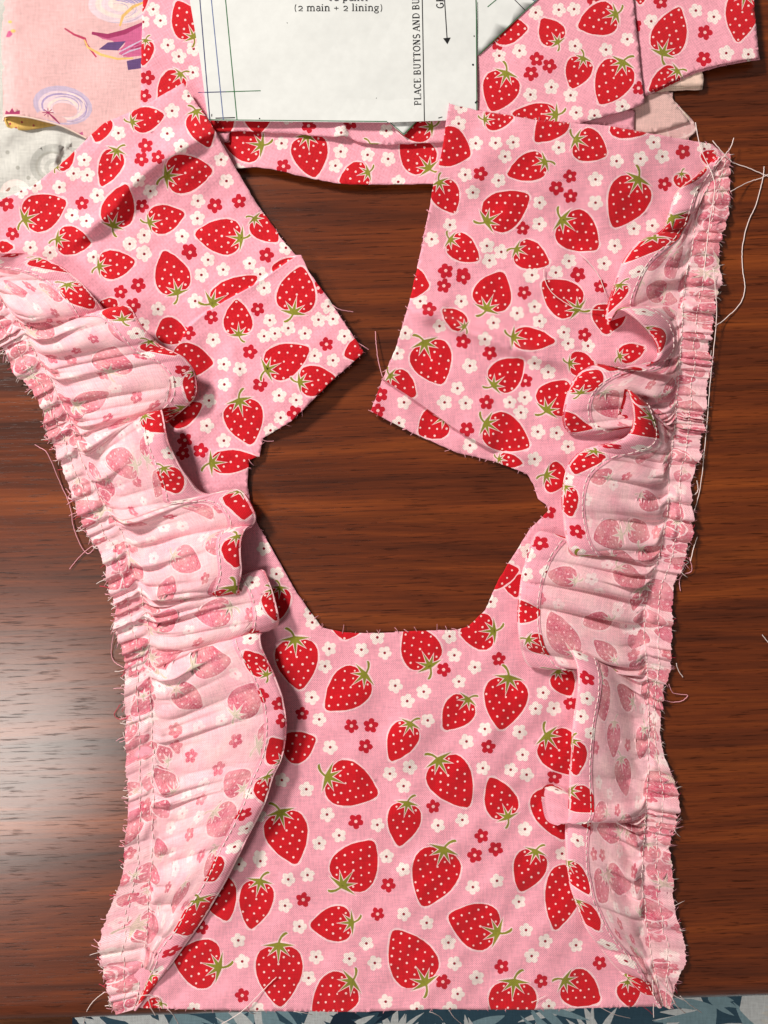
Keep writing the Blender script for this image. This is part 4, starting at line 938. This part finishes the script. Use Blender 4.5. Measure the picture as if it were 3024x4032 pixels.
    def uvmot(s, spec, hem):
        out = []
        for c, (B, Rf, Wf) in spec.items():
            k = CR[c][2]
            for x, y in Wf: out += [(p, q, None) for p, q in flower(s.inv(*cv(c, x, y), hem), 'W')]
            for x, y in Rf: out += [(p, q, None) for p, q in flower(s.inv(*cv(c, x, y), hem), 'R')]
            for b in B:
                p0, p1 = cv(c, b[0], b[1]), cv(c, b[2], b[3]); a = s.inv(*p0, hem); e = s.inv(*p1, hem); lp = math.dist(p0, p1)
                m = ((a[0] + e[0]) / 2, (a[1] + e[1]) / 2); d = (e[0] - a[0], e[1] - a[1]); L = math.hypot(*d)
                if L < 10: d = (1, 0); L = 1
                LL = min(max(L, lp * .9, 120), 205); d = (d[0] / L * LL / 2, d[1] / L * LL / 2)
                out += [(p, q, None) for p, q in berry((m[0] - d[0], m[1] - d[1]), (m[0] + d[0], m[1] + d[1]), min(max(b[4] * k, LL * .75), 175), not (len(b) > 5 and b[5]))]
        return out
    def filler(s, mot, seed, vmin, vmax):
        """complete the all-over print where the photograph shows none that could be traced"""
        R = random.Random(seed); occ = [(sum(q[0] for q in p) / len(p), sum(q[1] for q in p) / len(p), 85 if k == 'red' else 38) for p, k, _ in mot if k in ('red', 'white', 'rfl')]
        add = []
        for kind, need, tries in (('B', 150, 500 if vmax - vmin > 200 else 60), ('F', 62, 900)):
            for _ in range(tries):
                c = (R.uniform(0, s.U), R.uniform(vmin, vmax))
                if any(math.hypot(c[0] - o[0], c[1] - o[1]) < need * .55 + o[2] * 1.0 for o in occ): continue
                if kind == 'B':
                    a = R.uniform(0, 6.28); L = R.uniform(130, 195); add += [(p, q, None) for p, q in berry((c[0] - math.cos(a) * L / 2, c[1] - math.sin(a) * L / 2), (c[0] + math.cos(a) * L / 2, c[1] + math.sin(a) * L / 2), L * .84)]
                    occ.append((*c, 85))
                else:
                    add += [(p, q, None) for p, q in flower(c, 'W' if R.random() < .72 else 'R')]; occ.append((*c, 38))
        if vmin < 0:     # bunched cloth at the gathering shows its print pressed close together
            for _ in range(int(s.U / 55)):
                c = (R.uniform(0, s.U), R.uniform(vmin, 60)); a = R.choice((0, 3.14)) + R.gauss(0, .4); L = R.uniform(60, 110)
                if R.random() < .6: add += [(p, q, None) for p, q in berry((c[0] - math.cos(a) * L / 2, c[1] - math.sin(a) * L / 2), (c[0] + math.cos(a) * L / 2, c[1] + math.sin(a) * L / 2), L * .9, R.random() < .5)]
                else: add += [(p, q, None) for p, q in flower(c, R.choice('RRW'))]
        return add + mot
    def build(s, parent, body_spec, hem_spec, seed, label):
        s.prep(84)
        mot = s.filler(s.uvmot(body_spec, False), seed, -s.SA, s.WD)
        def sheet(name, v0, v1, mot, pal, pal2, lift, gu, gv, par, mat):
            ol = dens([(0, v0), (s.U, v0), (s.U, v1), (0, v1)], 9, 0)
            if v0 < 0: ol = [(a, b + (rng.uniform(-3, 3) if abs(b - v0) < 1 and 0 < a < s.U else 0)) for a, b in ol]
            gp = []
            nu = int(s.U / gu)
            for j in range(1, int((v1 - v0) / gv)):
                for i in range(nu): gp.append(((i + .5 * (j % 2) + .25) * gu, v0 + j * gv))
            P, F, C = triangulate(ol, mot, gp, pal)
            u, v = P[:, 0], P[:, 1]
            l = np.full(len(u), lift) if not callable(lift) else lift(v)
            wp = s.world(u, v, l)
            if s.nsign < 0: F = [f[::-1] for f in F]
            C2 = [pal2[k] for k in C]; C = [pal[k] for k in C]
            return mesh_obj(name, wp, F, mat, par, True, C, C2, np.stack([u, v], 1))
        ru = sheet('ruffle', -s.SA, s.WD, mot, PALE, PAL, 0.0, 6, 9, parent, M_RUF); ru['label'] = label
        hm = s.filler(s.uvmot(hem_spec, True), seed + 3, s.WD - s.hw, s.WD)
        roll = lambda v: .32 + .25 * np.sin(np.pi * np.clip((v - (s.WD - s.hw)) / s.hw, 0, 1)) - 1.0 * sstep(s.WD - 7, s.WD + 1, v)
        h = sheet('hem', s.WD - s.hw, s.WD + 2, hm, PAL, PAL, roll, 8, 9, ru, M_HEM); h['label'] = 'folded bright pink strawberry hem of the ruffle'
        # machine stitching: along the hem and two gathering rows
        def stitch(name, v, dash, gap, r, lift, wob=0, par=ru):
            parts = []; u = 4.0; R = random.Random(int(v * 7) + seed); us = []; vs = []
            while u < s.U - 8:
                L = dash * R.uniform(.85, 1.15); us.append(np.linspace(u, min(u + L, s.U), 6)); vs.append(np.full(6, v) + R.uniform(-wob, wob)); u += L + gap
            bow = np.sin(np.linspace(0, np.pi, 6))
            P = s.world(np.array(us), np.array(vs), np.tile(lift + .25 * bow - .12, (len(us), 1)))
            for p in P: parts.append(tube(p, r * PX, n=4))
            V, F = join(parts); return mesh_obj(name, V, F, M_THREAD, par)
        stitch('stitch_line', s.WD - s.hw + 10, 21, 8, 1.8, .52, 1.2)
        for vv in (2.0, -46.0): stitch('gathering_stitch', vv, 24, 9, 1.6, .14, 4.5)
        # fray along the raw edge
        parts = []; R = random.Random(seed + 9); mats = {}
        for k, mat in enumerate((M_PTHREAD, M_THREAD, M_RTHREAD)):
            parts = []
            for _ in range((330, 230, 90)[k]):
                u0 = R.uniform(5, s.U - 5)
                if math.sin(u0 / 97.) + math.sin(u0 / 41. + 1) < R.uniform(-1.6, .8): continue
                p0 = s.world(np.array([u0]), np.array([-s.SA + 3.0]))[0]; p1 = s.world(np.array([u0]), np.array([-s.SA + 22.0]))[0]
                d = p0 - p1; d[2] *= .4; d /= np.linalg.norm(d) + 1e-9; a = R.gauss(0, .55); d = np.array([d[0] * math.cos(a) - d[1] * math.sin(a), d[0] * math.sin(a) + d[1] * math.cos(a), d[2]])
                l = R.uniform(7, 30) * PX * (1.7 if R.random() < .08 else 1); cu = R.uniform(-.5, .5); pts = []
                for j in range(4):
                    t = j / 3; q = p0 + d * l * t + np.array([-d[1], d[0], 0]) * cu * l * t * t; q[2] = max(.0003, q[2] - .0012 * t); pts.append(q)
                parts.append(tube(pts, R.uniform(1.0, 1.6) * PX, n=3))
            V, F = join(parts); tag(mesh_obj('fray', V, F, mat, ru), kind='stuff')
        return ru

gL = [(-130, 960), (-60, 1090), (45, 1233), (99, 1315), (145, 1405), (217, 1532), (280, 1667), (313, 1790), (368, 1912), (439, 2029), (486, 2115), (509, 2209), (541, 2288), (572, 2421), (584, 2523), (584, 2680), (596, 2813), (601, 3053), (595, 3222), (599, 3349), (582, 3517), (580, 3644), (560, 3790), (545, 3900), (525, 3975)]
rL = [(-220, 1010), (-150, 1180), (-40, 1320), (20, 1395), (54, 1450), (113, 1514), (158, 1600), (172, 1676), (208, 1776), (262, 1875), (302, 1990), (325, 2065), (360, 2130), (388, 2190), (415, 2280), (450, 2360), (450, 2450), (466, 2546), (480, 2640), (484, 2797), (490, 2880), (500, 2969), (500, 3138), (486, 3306), (473, 3433), (430, 3576), (390, 3762), (424, 3897), (440, 4000)]
hL = [(-120, 950, 9), (-60, 990, 11), (72, 998, 10), (154, 1007, 10), (235, 1044, 10), (325, 1116, 9), (395, 1200, 7), (425, 1250, 4), (440, 1240, 6), (450, 1205, 11), (506, 1188, 15), (542, 1260, 15), (615, 1351, 14), (714, 1396, 14), (768, 1460, 13), (778, 1532, 10), (770, 1565, 7),
      (715, 1620, 4), (655, 1668, 3.4), (628, 1655, 7), (636, 1598, 13), (645, 1650, 14), (660, 1740, 13), (714, 1848, 12), (784, 1943, 9), (831, 1950, 7), (930, 1916, 6), (960, 1935, 7), (1003, 2013, 8), (1012, 2058, 7), (990, 2078, 4), (975, 2062, 10),
      (950, 2107, 14), (945, 2170, 14), (952, 2249, 13), (930, 2325, 10), (965, 2335, 6), (1012, 2310, 3.6), (1005, 2240, 3.4), (1036, 2228, 6), (1074, 2327, 9), (1097, 2421, 9), (1100, 2462, 7), (1062, 2480, 4), (1018, 2478, 8), (1027, 2546, 11), (1074, 2640, 11), (1113, 2742, 11), (1129, 2836, 11),
      (1124, 2927, 10), (1112, 2986, 9), (1080, 3045, 9), (1046, 3163, 10), (970, 3306, 9), (895, 3458, 7), (802, 3619, 5), (675, 3796, 3.4), (560, 3950, 2.6), (530, 3985, 2.4)]
Lb = dict(D1=([(690, 160, 515, 150, 150), (850, 195, 780, 330, 120), (930, 375, 1065, 440, 115), (925, 830, 1085, 855, 90), (925, 1185, 1205, 1140, 120), (885, 1295, 1015, 1385, 115), (1185, 1425, 1292, 1265, 175), (760, 1130, 920, 1105, 90), (870, 620, 1010, 680, 110), (640, 470, 730, 470, 90)],
              [(690, 255), (1105, 385), (880, 1500), (1260, 920)], [(450, 80), (820, 480), (720, 830), (950, 1000)]),
          B3=([(700, 885, 760, 665, 200), (55, 300, 170, 330, 150), (190, 605, 355, 540, 100), (885, 1470, 685, 1425, 140), (500, 1075, 710, 990, 80), (300, 330, 440, 310, 110)], [(890, 1020), (890, 1570), (335, 760), (610, 640)], [(250, 440), (560, 560), (480, 900), (640, 1280)]),
          D2=([(800, 365, 735, 285, 100), (1000, 470, 1095, 565, 150), (575, 1005, 735, 1045, 150), (640, 760, 740, 790, 100)], [(815, 88), (1020, 265), (940, 410), (885, 575), (785, 825)], [(930, 80), (740, 920), (520, 1130), (850, 480)]))
Lh = dict(B3=([(340, 120, 410, 165, 110), (800, 475, 770, 395, 160), (1020, 680, 1110, 725, 120), (1285, 900, 1270, 1010, 90), (985, 1160, 1085, 1210, 150), (490, 330, 560, 400, 80)], [(85, 90), (1200, 840)], [(300, 180), (610, 325), (895, 610), (940, 745), (1140, 920), (955, 1290)]),
          D1=([(830, 185, 895, 305, 110), (1232, 275, 1222, 440, 100), (1190, 535, 1188, 675, 120), (1235, 690, 1265, 790, 110), (1380, 810, 1390, 930, 80), (1335, 1210, 1235, 1110, 100)], [(1210, 785), (1405, 1370), (1425, 1450)], [(740, 30), (1320, 890), (1260, 1040)]),
          D2=([(1310, 215, 1270, 140, 110), (928, 880, 888, 1045, 120), (700, 1240, 605, 1400, 130), (1245, 330, 1250, 400, 70), (985, 700, 1000, 780, 70)], [(1135, 480), (800, 1115)], [(1180, 380), (1095, 635)]))
RL = Ruffle(gL, rL, hL, 3, sgn=-1)
ruL = RL.build(BOD, Lb, Lh, 21, 'left gathered ruffle, pale wrong side up')

gR = [(2838, 615), (2817, 678), (2765, 780), (2735, 900), (2722, 998), (2698, 1094), (2688, 1240), (2680, 1385), (2668, 1520), (2661, 1640), (2648, 1750), (2634, 1859), (2634, 1974), (2612, 2114), (2589, 2210), (2556, 2313), (2538, 2431), (2545, 2564), (2553, 2712), (2556, 2859), (2554, 2988), (2546, 3179), (2534, 3339), (2530, 3475), (2546, 3618), (2566, 3762), (2590, 3870), (2612, 3960)]
rR = [(2872, 600), (2882, 700), (2878, 800), (2850, 900), (2832, 1000), (2826, 1167), (2810, 1290), (2792, 1400), (2790, 1550), (2764, 1713), (2736, 1914), (2722, 2080), (2716, 2130), (2680, 2242), (2652, 2406), (2652, 2534), (2625, 2680), (2607, 2844), (2625, 2960), (2655, 3081), (2668, 3190), (2646, 3372), (2655, 3554), (2700, 3755), (2680, 3860), (2640, 3975)]
hR = [(2830, 612, 3), (2737, 694, 4.5), (2658, 752, 6), (2632, 846, 7), (2612, 915, 8), (2575, 936, 5), (2534, 924, 5), (2480, 985, 6.5), (2442, 1045, 6.5), (2420, 1120, 6.5), (2388, 1215, 6.5), (2382, 1265, 4), (2402, 1285, 3.6), (2412, 1235, 8), (2440, 1198, 13), (2520, 1270, 14), (2580, 1335, 13), (2601, 1385, 12), (2588, 1425, 10.5),
      (2500, 1452, 9.5), (2400, 1440, 9.5), (2330, 1430, 9.5), (2270, 1470, 9), (2235, 1540, 8), (2218, 1620, 7), (2216, 1682, 5), (2255, 1716, 3.4), (2340, 1716, 3.4), (2420, 1670, 4.5), (2455, 1580, 8), (2464, 1506, 15), (2486, 1560, 16), (2498, 1650, 15), (2488, 1712, 12.5), (2400, 1745, 10.5), (2300, 1765, 9.5), (2240, 1810, 9),
      (2222, 1880, 8.5), (2212, 1960, 8.5), (2222, 2070, 9.5), (2240, 2165, 10.5), (2278, 2200, 9), (2262, 2190, 4.5), (2200, 2120, 3.6), (2118, 2076, 5), (2085, 2150, 7), (2055, 2262, 8), (2041, 2380, 8), (2040, 2453, 8), (2051, 2564, 7.5), (2078, 2630, 6), (2132, 2638, 4), (2220, 2610, 4), (2232, 2560, 7), (2240, 2535, 11),
      (2280, 2638, 13), (2276, 2726, 12), (2258, 2844, 11), (2250, 2950, 10), (2243, 3044, 10), (2243, 3139, 9.5), (2240, 3225, 8), (2216, 3248, 6), (2150, 3238, 5.5), (2126, 3095, 5), (2180, 3080, 3.6), (2232, 3160, 3.2), (2228, 3259, 5.5), (2231, 3411, 7.5), (2251, 3507, 7), (2307, 3658, 5.5), (2418, 3802, 4), (2560, 3940, 2.8), (2600, 3972, 2.4)]
Rb = dict(R1=([(1210, 245, 940, 150, 100), (1305, 815, 1145, 905, 100), (900, 1355, 1000, 1185, 150), (655, 1835, 425, 1795, 165), (955, 2005, 1075, 2095, 130), (1380, 430, 1530, 440, 80)], [(815, 1830), (1105, 470), (1020, 1030), (690, 560)], [(1300, 340), (1250, 700), (700, 1900)]),
          R2=([(1030, 330, 805, 365, 135), (915, 495, 1180, 565, 100), (655, 705, 425, 640, 175), (1000, 590, 1225, 725, 110), (935, 1020, 725, 1045, 155), (965, 1335, 825, 1195, 130)], [(1130, 1310), (820, 2060)], [(760, 200), (520, 900), (1000, 930)]),
          D4=([(945, 480, 795, 455, 80), (835, 660, 1015, 745, 80), (1025, 870, 1195, 875, 100)], [(810, 60), (915, 370), (800, 585), (990, 1000), (920, 980)], [(880, 280), (930, 560), (1180, 1080)]))
Rh = dict(C3=([(1300, 838, 1250, 905, 90), (1185, 1070, 1165, 1215, 70), (1085, 1175, 955, 1295, 140)], [], [(1180, 980)]), C5=([(1045, 155, 1012, 215, 90)], [], []),
          R1=([(690, 400, 690, 560, 170), (955, 570, 1095, 735, 80), (750, 780, 690, 895, 190), (408, 1075, 515, 915, 110), (270, 1370, 370, 1390, 100), (740, 1440, 870, 1420, 160), (495, 1625, 375, 1765, 165), (270, 1925, 330, 2180, 130)], [(860, 930), (670, 1100)], [(670, 1270), (570, 1390), (290, 1840)]),
          R2=([(605, 475, 505, 385, 140), (190, 935, 315, 955, 170), (340, 1210, 500, 1250, 140)], [(665, 300), (365, 395), (745, 1495)], [(270, 480), (250, 650), (690, 1300), (750, 1660), (700, 1800)]),
          D4=([(690, 20, 715, 190, 130), (695, 285, 790, 355, 140), (690, 660, 745, 735, 90), (725, 825, 805, 940, 120), (960, 1190, 1100, 1270, 140)], [], [(718, 513), (868, 1030), (955, 1105)]))
RR = Ruffle(gR, rR, hR, 8)
ruR = RR.build(BOD, Rb, Rh, 33, 'right gathered ruffle, pale wrong side up')

# ------------------------------------------------------------------ loose threads
def lt(pts, z, c, parent, mat=M_THREAD, r=2.2, name='loose_thread'): return thread(name, pts, z, mat, parent, r, c)
lt([(1425, 530), (1470, 570), (1540, 585)], [6, 6, 3], 'C4', pl, M_PTHREAD); lt([(1560, 720), (1585, 735), (1605, 748)], [6, 6, 5], 'C4', pl, M_PTHREAD)
lt([(1140, 1140), (1165, 1148), (1192, 1146)], [5, 4, 3], 'C4', pl, M_PTHREAD, 1.8)
lt([(80, 312), (82, 350), (90, 420), (108, 495)], [1, 2, 3, 4], 'C5', pr, M_PTHREAD, 2.0)
lt([(758, 60), (760, 100), (790, 155), (850, 200), (900, 220), (1000, 226)], [3.4, 3.4, 3.6, 3.4, 3.4, 4], 'C5', pr, M_THREAD, 1.7); lt([(900, 0), (930, 25), (980, 90), (1005, 160)], [3.5, 3.5, 3.4, 4], 'C5', pr, M_THREAD, 1.7)
lt([(1300, 605), (1330, 740), (1395, 905), (1370, 1100), (1340, 1378)], [5, 6, 8, 8, 8], 'C3', ruR, M_THREAD, 2.0)
lt([(1385, 695), (1420, 735), (1480, 800)], [5, 5, 3], 'C3', ruR); lt([(1490, 680), (1470, 735), (1400, 820)], [4, 5, 6], 'C3', ruR)
lt([(1475, 945), (1560, 900), (1620, 880), (1690, 845)], [5, 1, .6, .6], 'C3', ruR)
lt([(1440, 60), (1452, 250), (1428, 500), (1412, 700), (1392, 900), (1370, 1010), (1335, 1110)], [7, 4, 3, 2, 1.2, .8, 3], 'C5', ruR, M_THREAD, 1.9)
lt([(1170, 965), (1180, 1000), (1205, 1038)], [4, 2, .8], 'D3', ruR); lt([(1130, 1075), (1150, 1120), (1190, 1130), (1230, 1136), (1200, 1165), (1150, 1172), (1108, 1162)], [4, 2, 1, .8, .8, .8, 3], 'D3', ruR, M_PTHREAD, 1.9)
lt([(1240, 400), (1252, 470), (1200, 495), (1186, 530), (1192, 578)], [4, 1.5, 1, .8, .8], 'D3', ruR, M_PTHREAD, 1.9); lt([(1280, -10), (1285, 40), (1265, 66), (1235, 58)], [2, 1, 1, 3], 'D3', ruR)
lt([(1282, 290), (1262, 350), (1245, 420)], [2, 2, 4], 'D3', ruR)
lt([(175, 65), (200, 80), (240, 112), (300, 250), (340, 340), (358, 400), (370, 480), (405, 570), (440, 612), (470, 592)], [.8, .8, 3, .9, .9, .9, .9, .9, 1, 4], 'D1', ruL, M_PTHREAD, 2.1); lt([(470, 570), (430, 600), (385, 645), (350, 690)], [4, 1, .8, .8], 'D1', ruL, M_PTHREAD, 2.0)
lt([(330, 285), (350, 310), (345, 335), (380, 345)], [.8, .8, .9, 3], 'D1', ruL, M_PTHREAD, 1.7); lt([(578, 985), (560, 1090), (570, 1150), (620, 1185)], [4, 1, .8, 4], 'D1', ruL, M_PTHREAD, 1.8); lt([(605, 1370), (575, 1420), (600, 1445), (640, 1440)], [4, 1, 1, 4], 'D1', ruL, M_RTHREAD, 1.8)
lt([(490, 1310), (440, 1350), (405, 1400), (388, 1470)], [4, 1, -1, -12], 'D2', ruL, M_THREAD, 1.7); lt([(690, 1335), (705, 1385), (725, 1420)], [4, 2.6, 1], 'D2', ruL); lt([(640, 1330), (700, 1325), (740, 1345)], [5.5, 5, 3], 'D2', ruL, M_THREAD, 1.7)
lt([(780, 1388), (810, 1420), (835, 1465)], [2.4, 0, -10], 'D2', pf); lt([(1290, 1240), (1220, 1310), (1130, 1400), (1020, 1468)], [2.9, 2.9, 2.6, -6], 'D2', pf, M_THREAD, 1.9)
lt([(1150, 1375), (1165, 1405), (1192, 1412)], [2.6, 1, -2], 'D2', pf, M_THREAD, 1.7); lt([(1370, 1402), (1420, 1408), (1460, 1418)], [2.6, 1, -2], 'D2', pf, M_THREAD, 1.5)
lt([(1155, 1180), (1180, 1270), (1205, 1325), (1250, 1364)], [5, 4, 2, -6], 'D4', ruR); lt([(1225, 1280), (1270, 1320), (1330, 1362)], [4, 1, -8], 'D4', ruR, M_THREAD, 1.7); lt([(1090, 1200), (1093, 1300), (1095, 1388)], [6, 4, 0], 'D4', ruR)
lt([(1100, 1180), (1170, 1260), (1240, 1300)], [6, 5, 3], 'D4', ruR, M_THREAD, 1.7); lt([(-10, 1358), (30, 1375), (55, 1400)], [2, 0, -6], 'D4', pf, M_THREAD, 1.6); lt([(85, 1350), (110, 1385), (150, 1420)], [2, 0, -6], 'D4', pf, M_THREAD, 1.6)
lt([(980, 1300), (1060, 1345), (1090, 1372)], [2.6, 0, -4], 'D4', pf, M_RTHREAD, 1.6); lt([(830, 1335), (900, 1370), (980, 1390)], [2.4, -1, -8], 'D4', pf, M_THREAD, 1.5); lt([(500, 1310), (540, 1290), (560, 1280)], [3, 3, 3], 'D4', pf, M_THREAD, 1.4)
t = lt([(1386, 752), (1480, 800), (1560, 828), (1640, 862), (1690, 880)], [4, .7, .6, .6, .6], 'C3', None, M_THREAD, 2.2, 'sewing_thread'); tag(t, 'white thread running right from the upper ruffle corner to the photo edge', 'thread', 'threads on the table')
t = lt([(1640, 822), (1634, 880), (1600, 1010), (1560, 1100), (1533, 1220), (1534, 1330), (1545, 1420), (1520, 1500), (1440, 1580), (1395, 1610)], [.6, .6, .6, .6, .6, .6, .6, .6, 1.5, 5], 'C3', None, M_THREAD, 2.2, 'sewing_thread'); tag(t, 'long white thread curving down the wood right of the ruffle', 'thread', 'threads on the table')
t = lt([(1628, 812), (1645, 835), (1668, 862)], .6, 'D3', None, M_THREAD, 1.8, 'sewing_thread'); tag(t, 'short white thread end at the right photo edge on dark wood', 'thread', 'threads on the table')
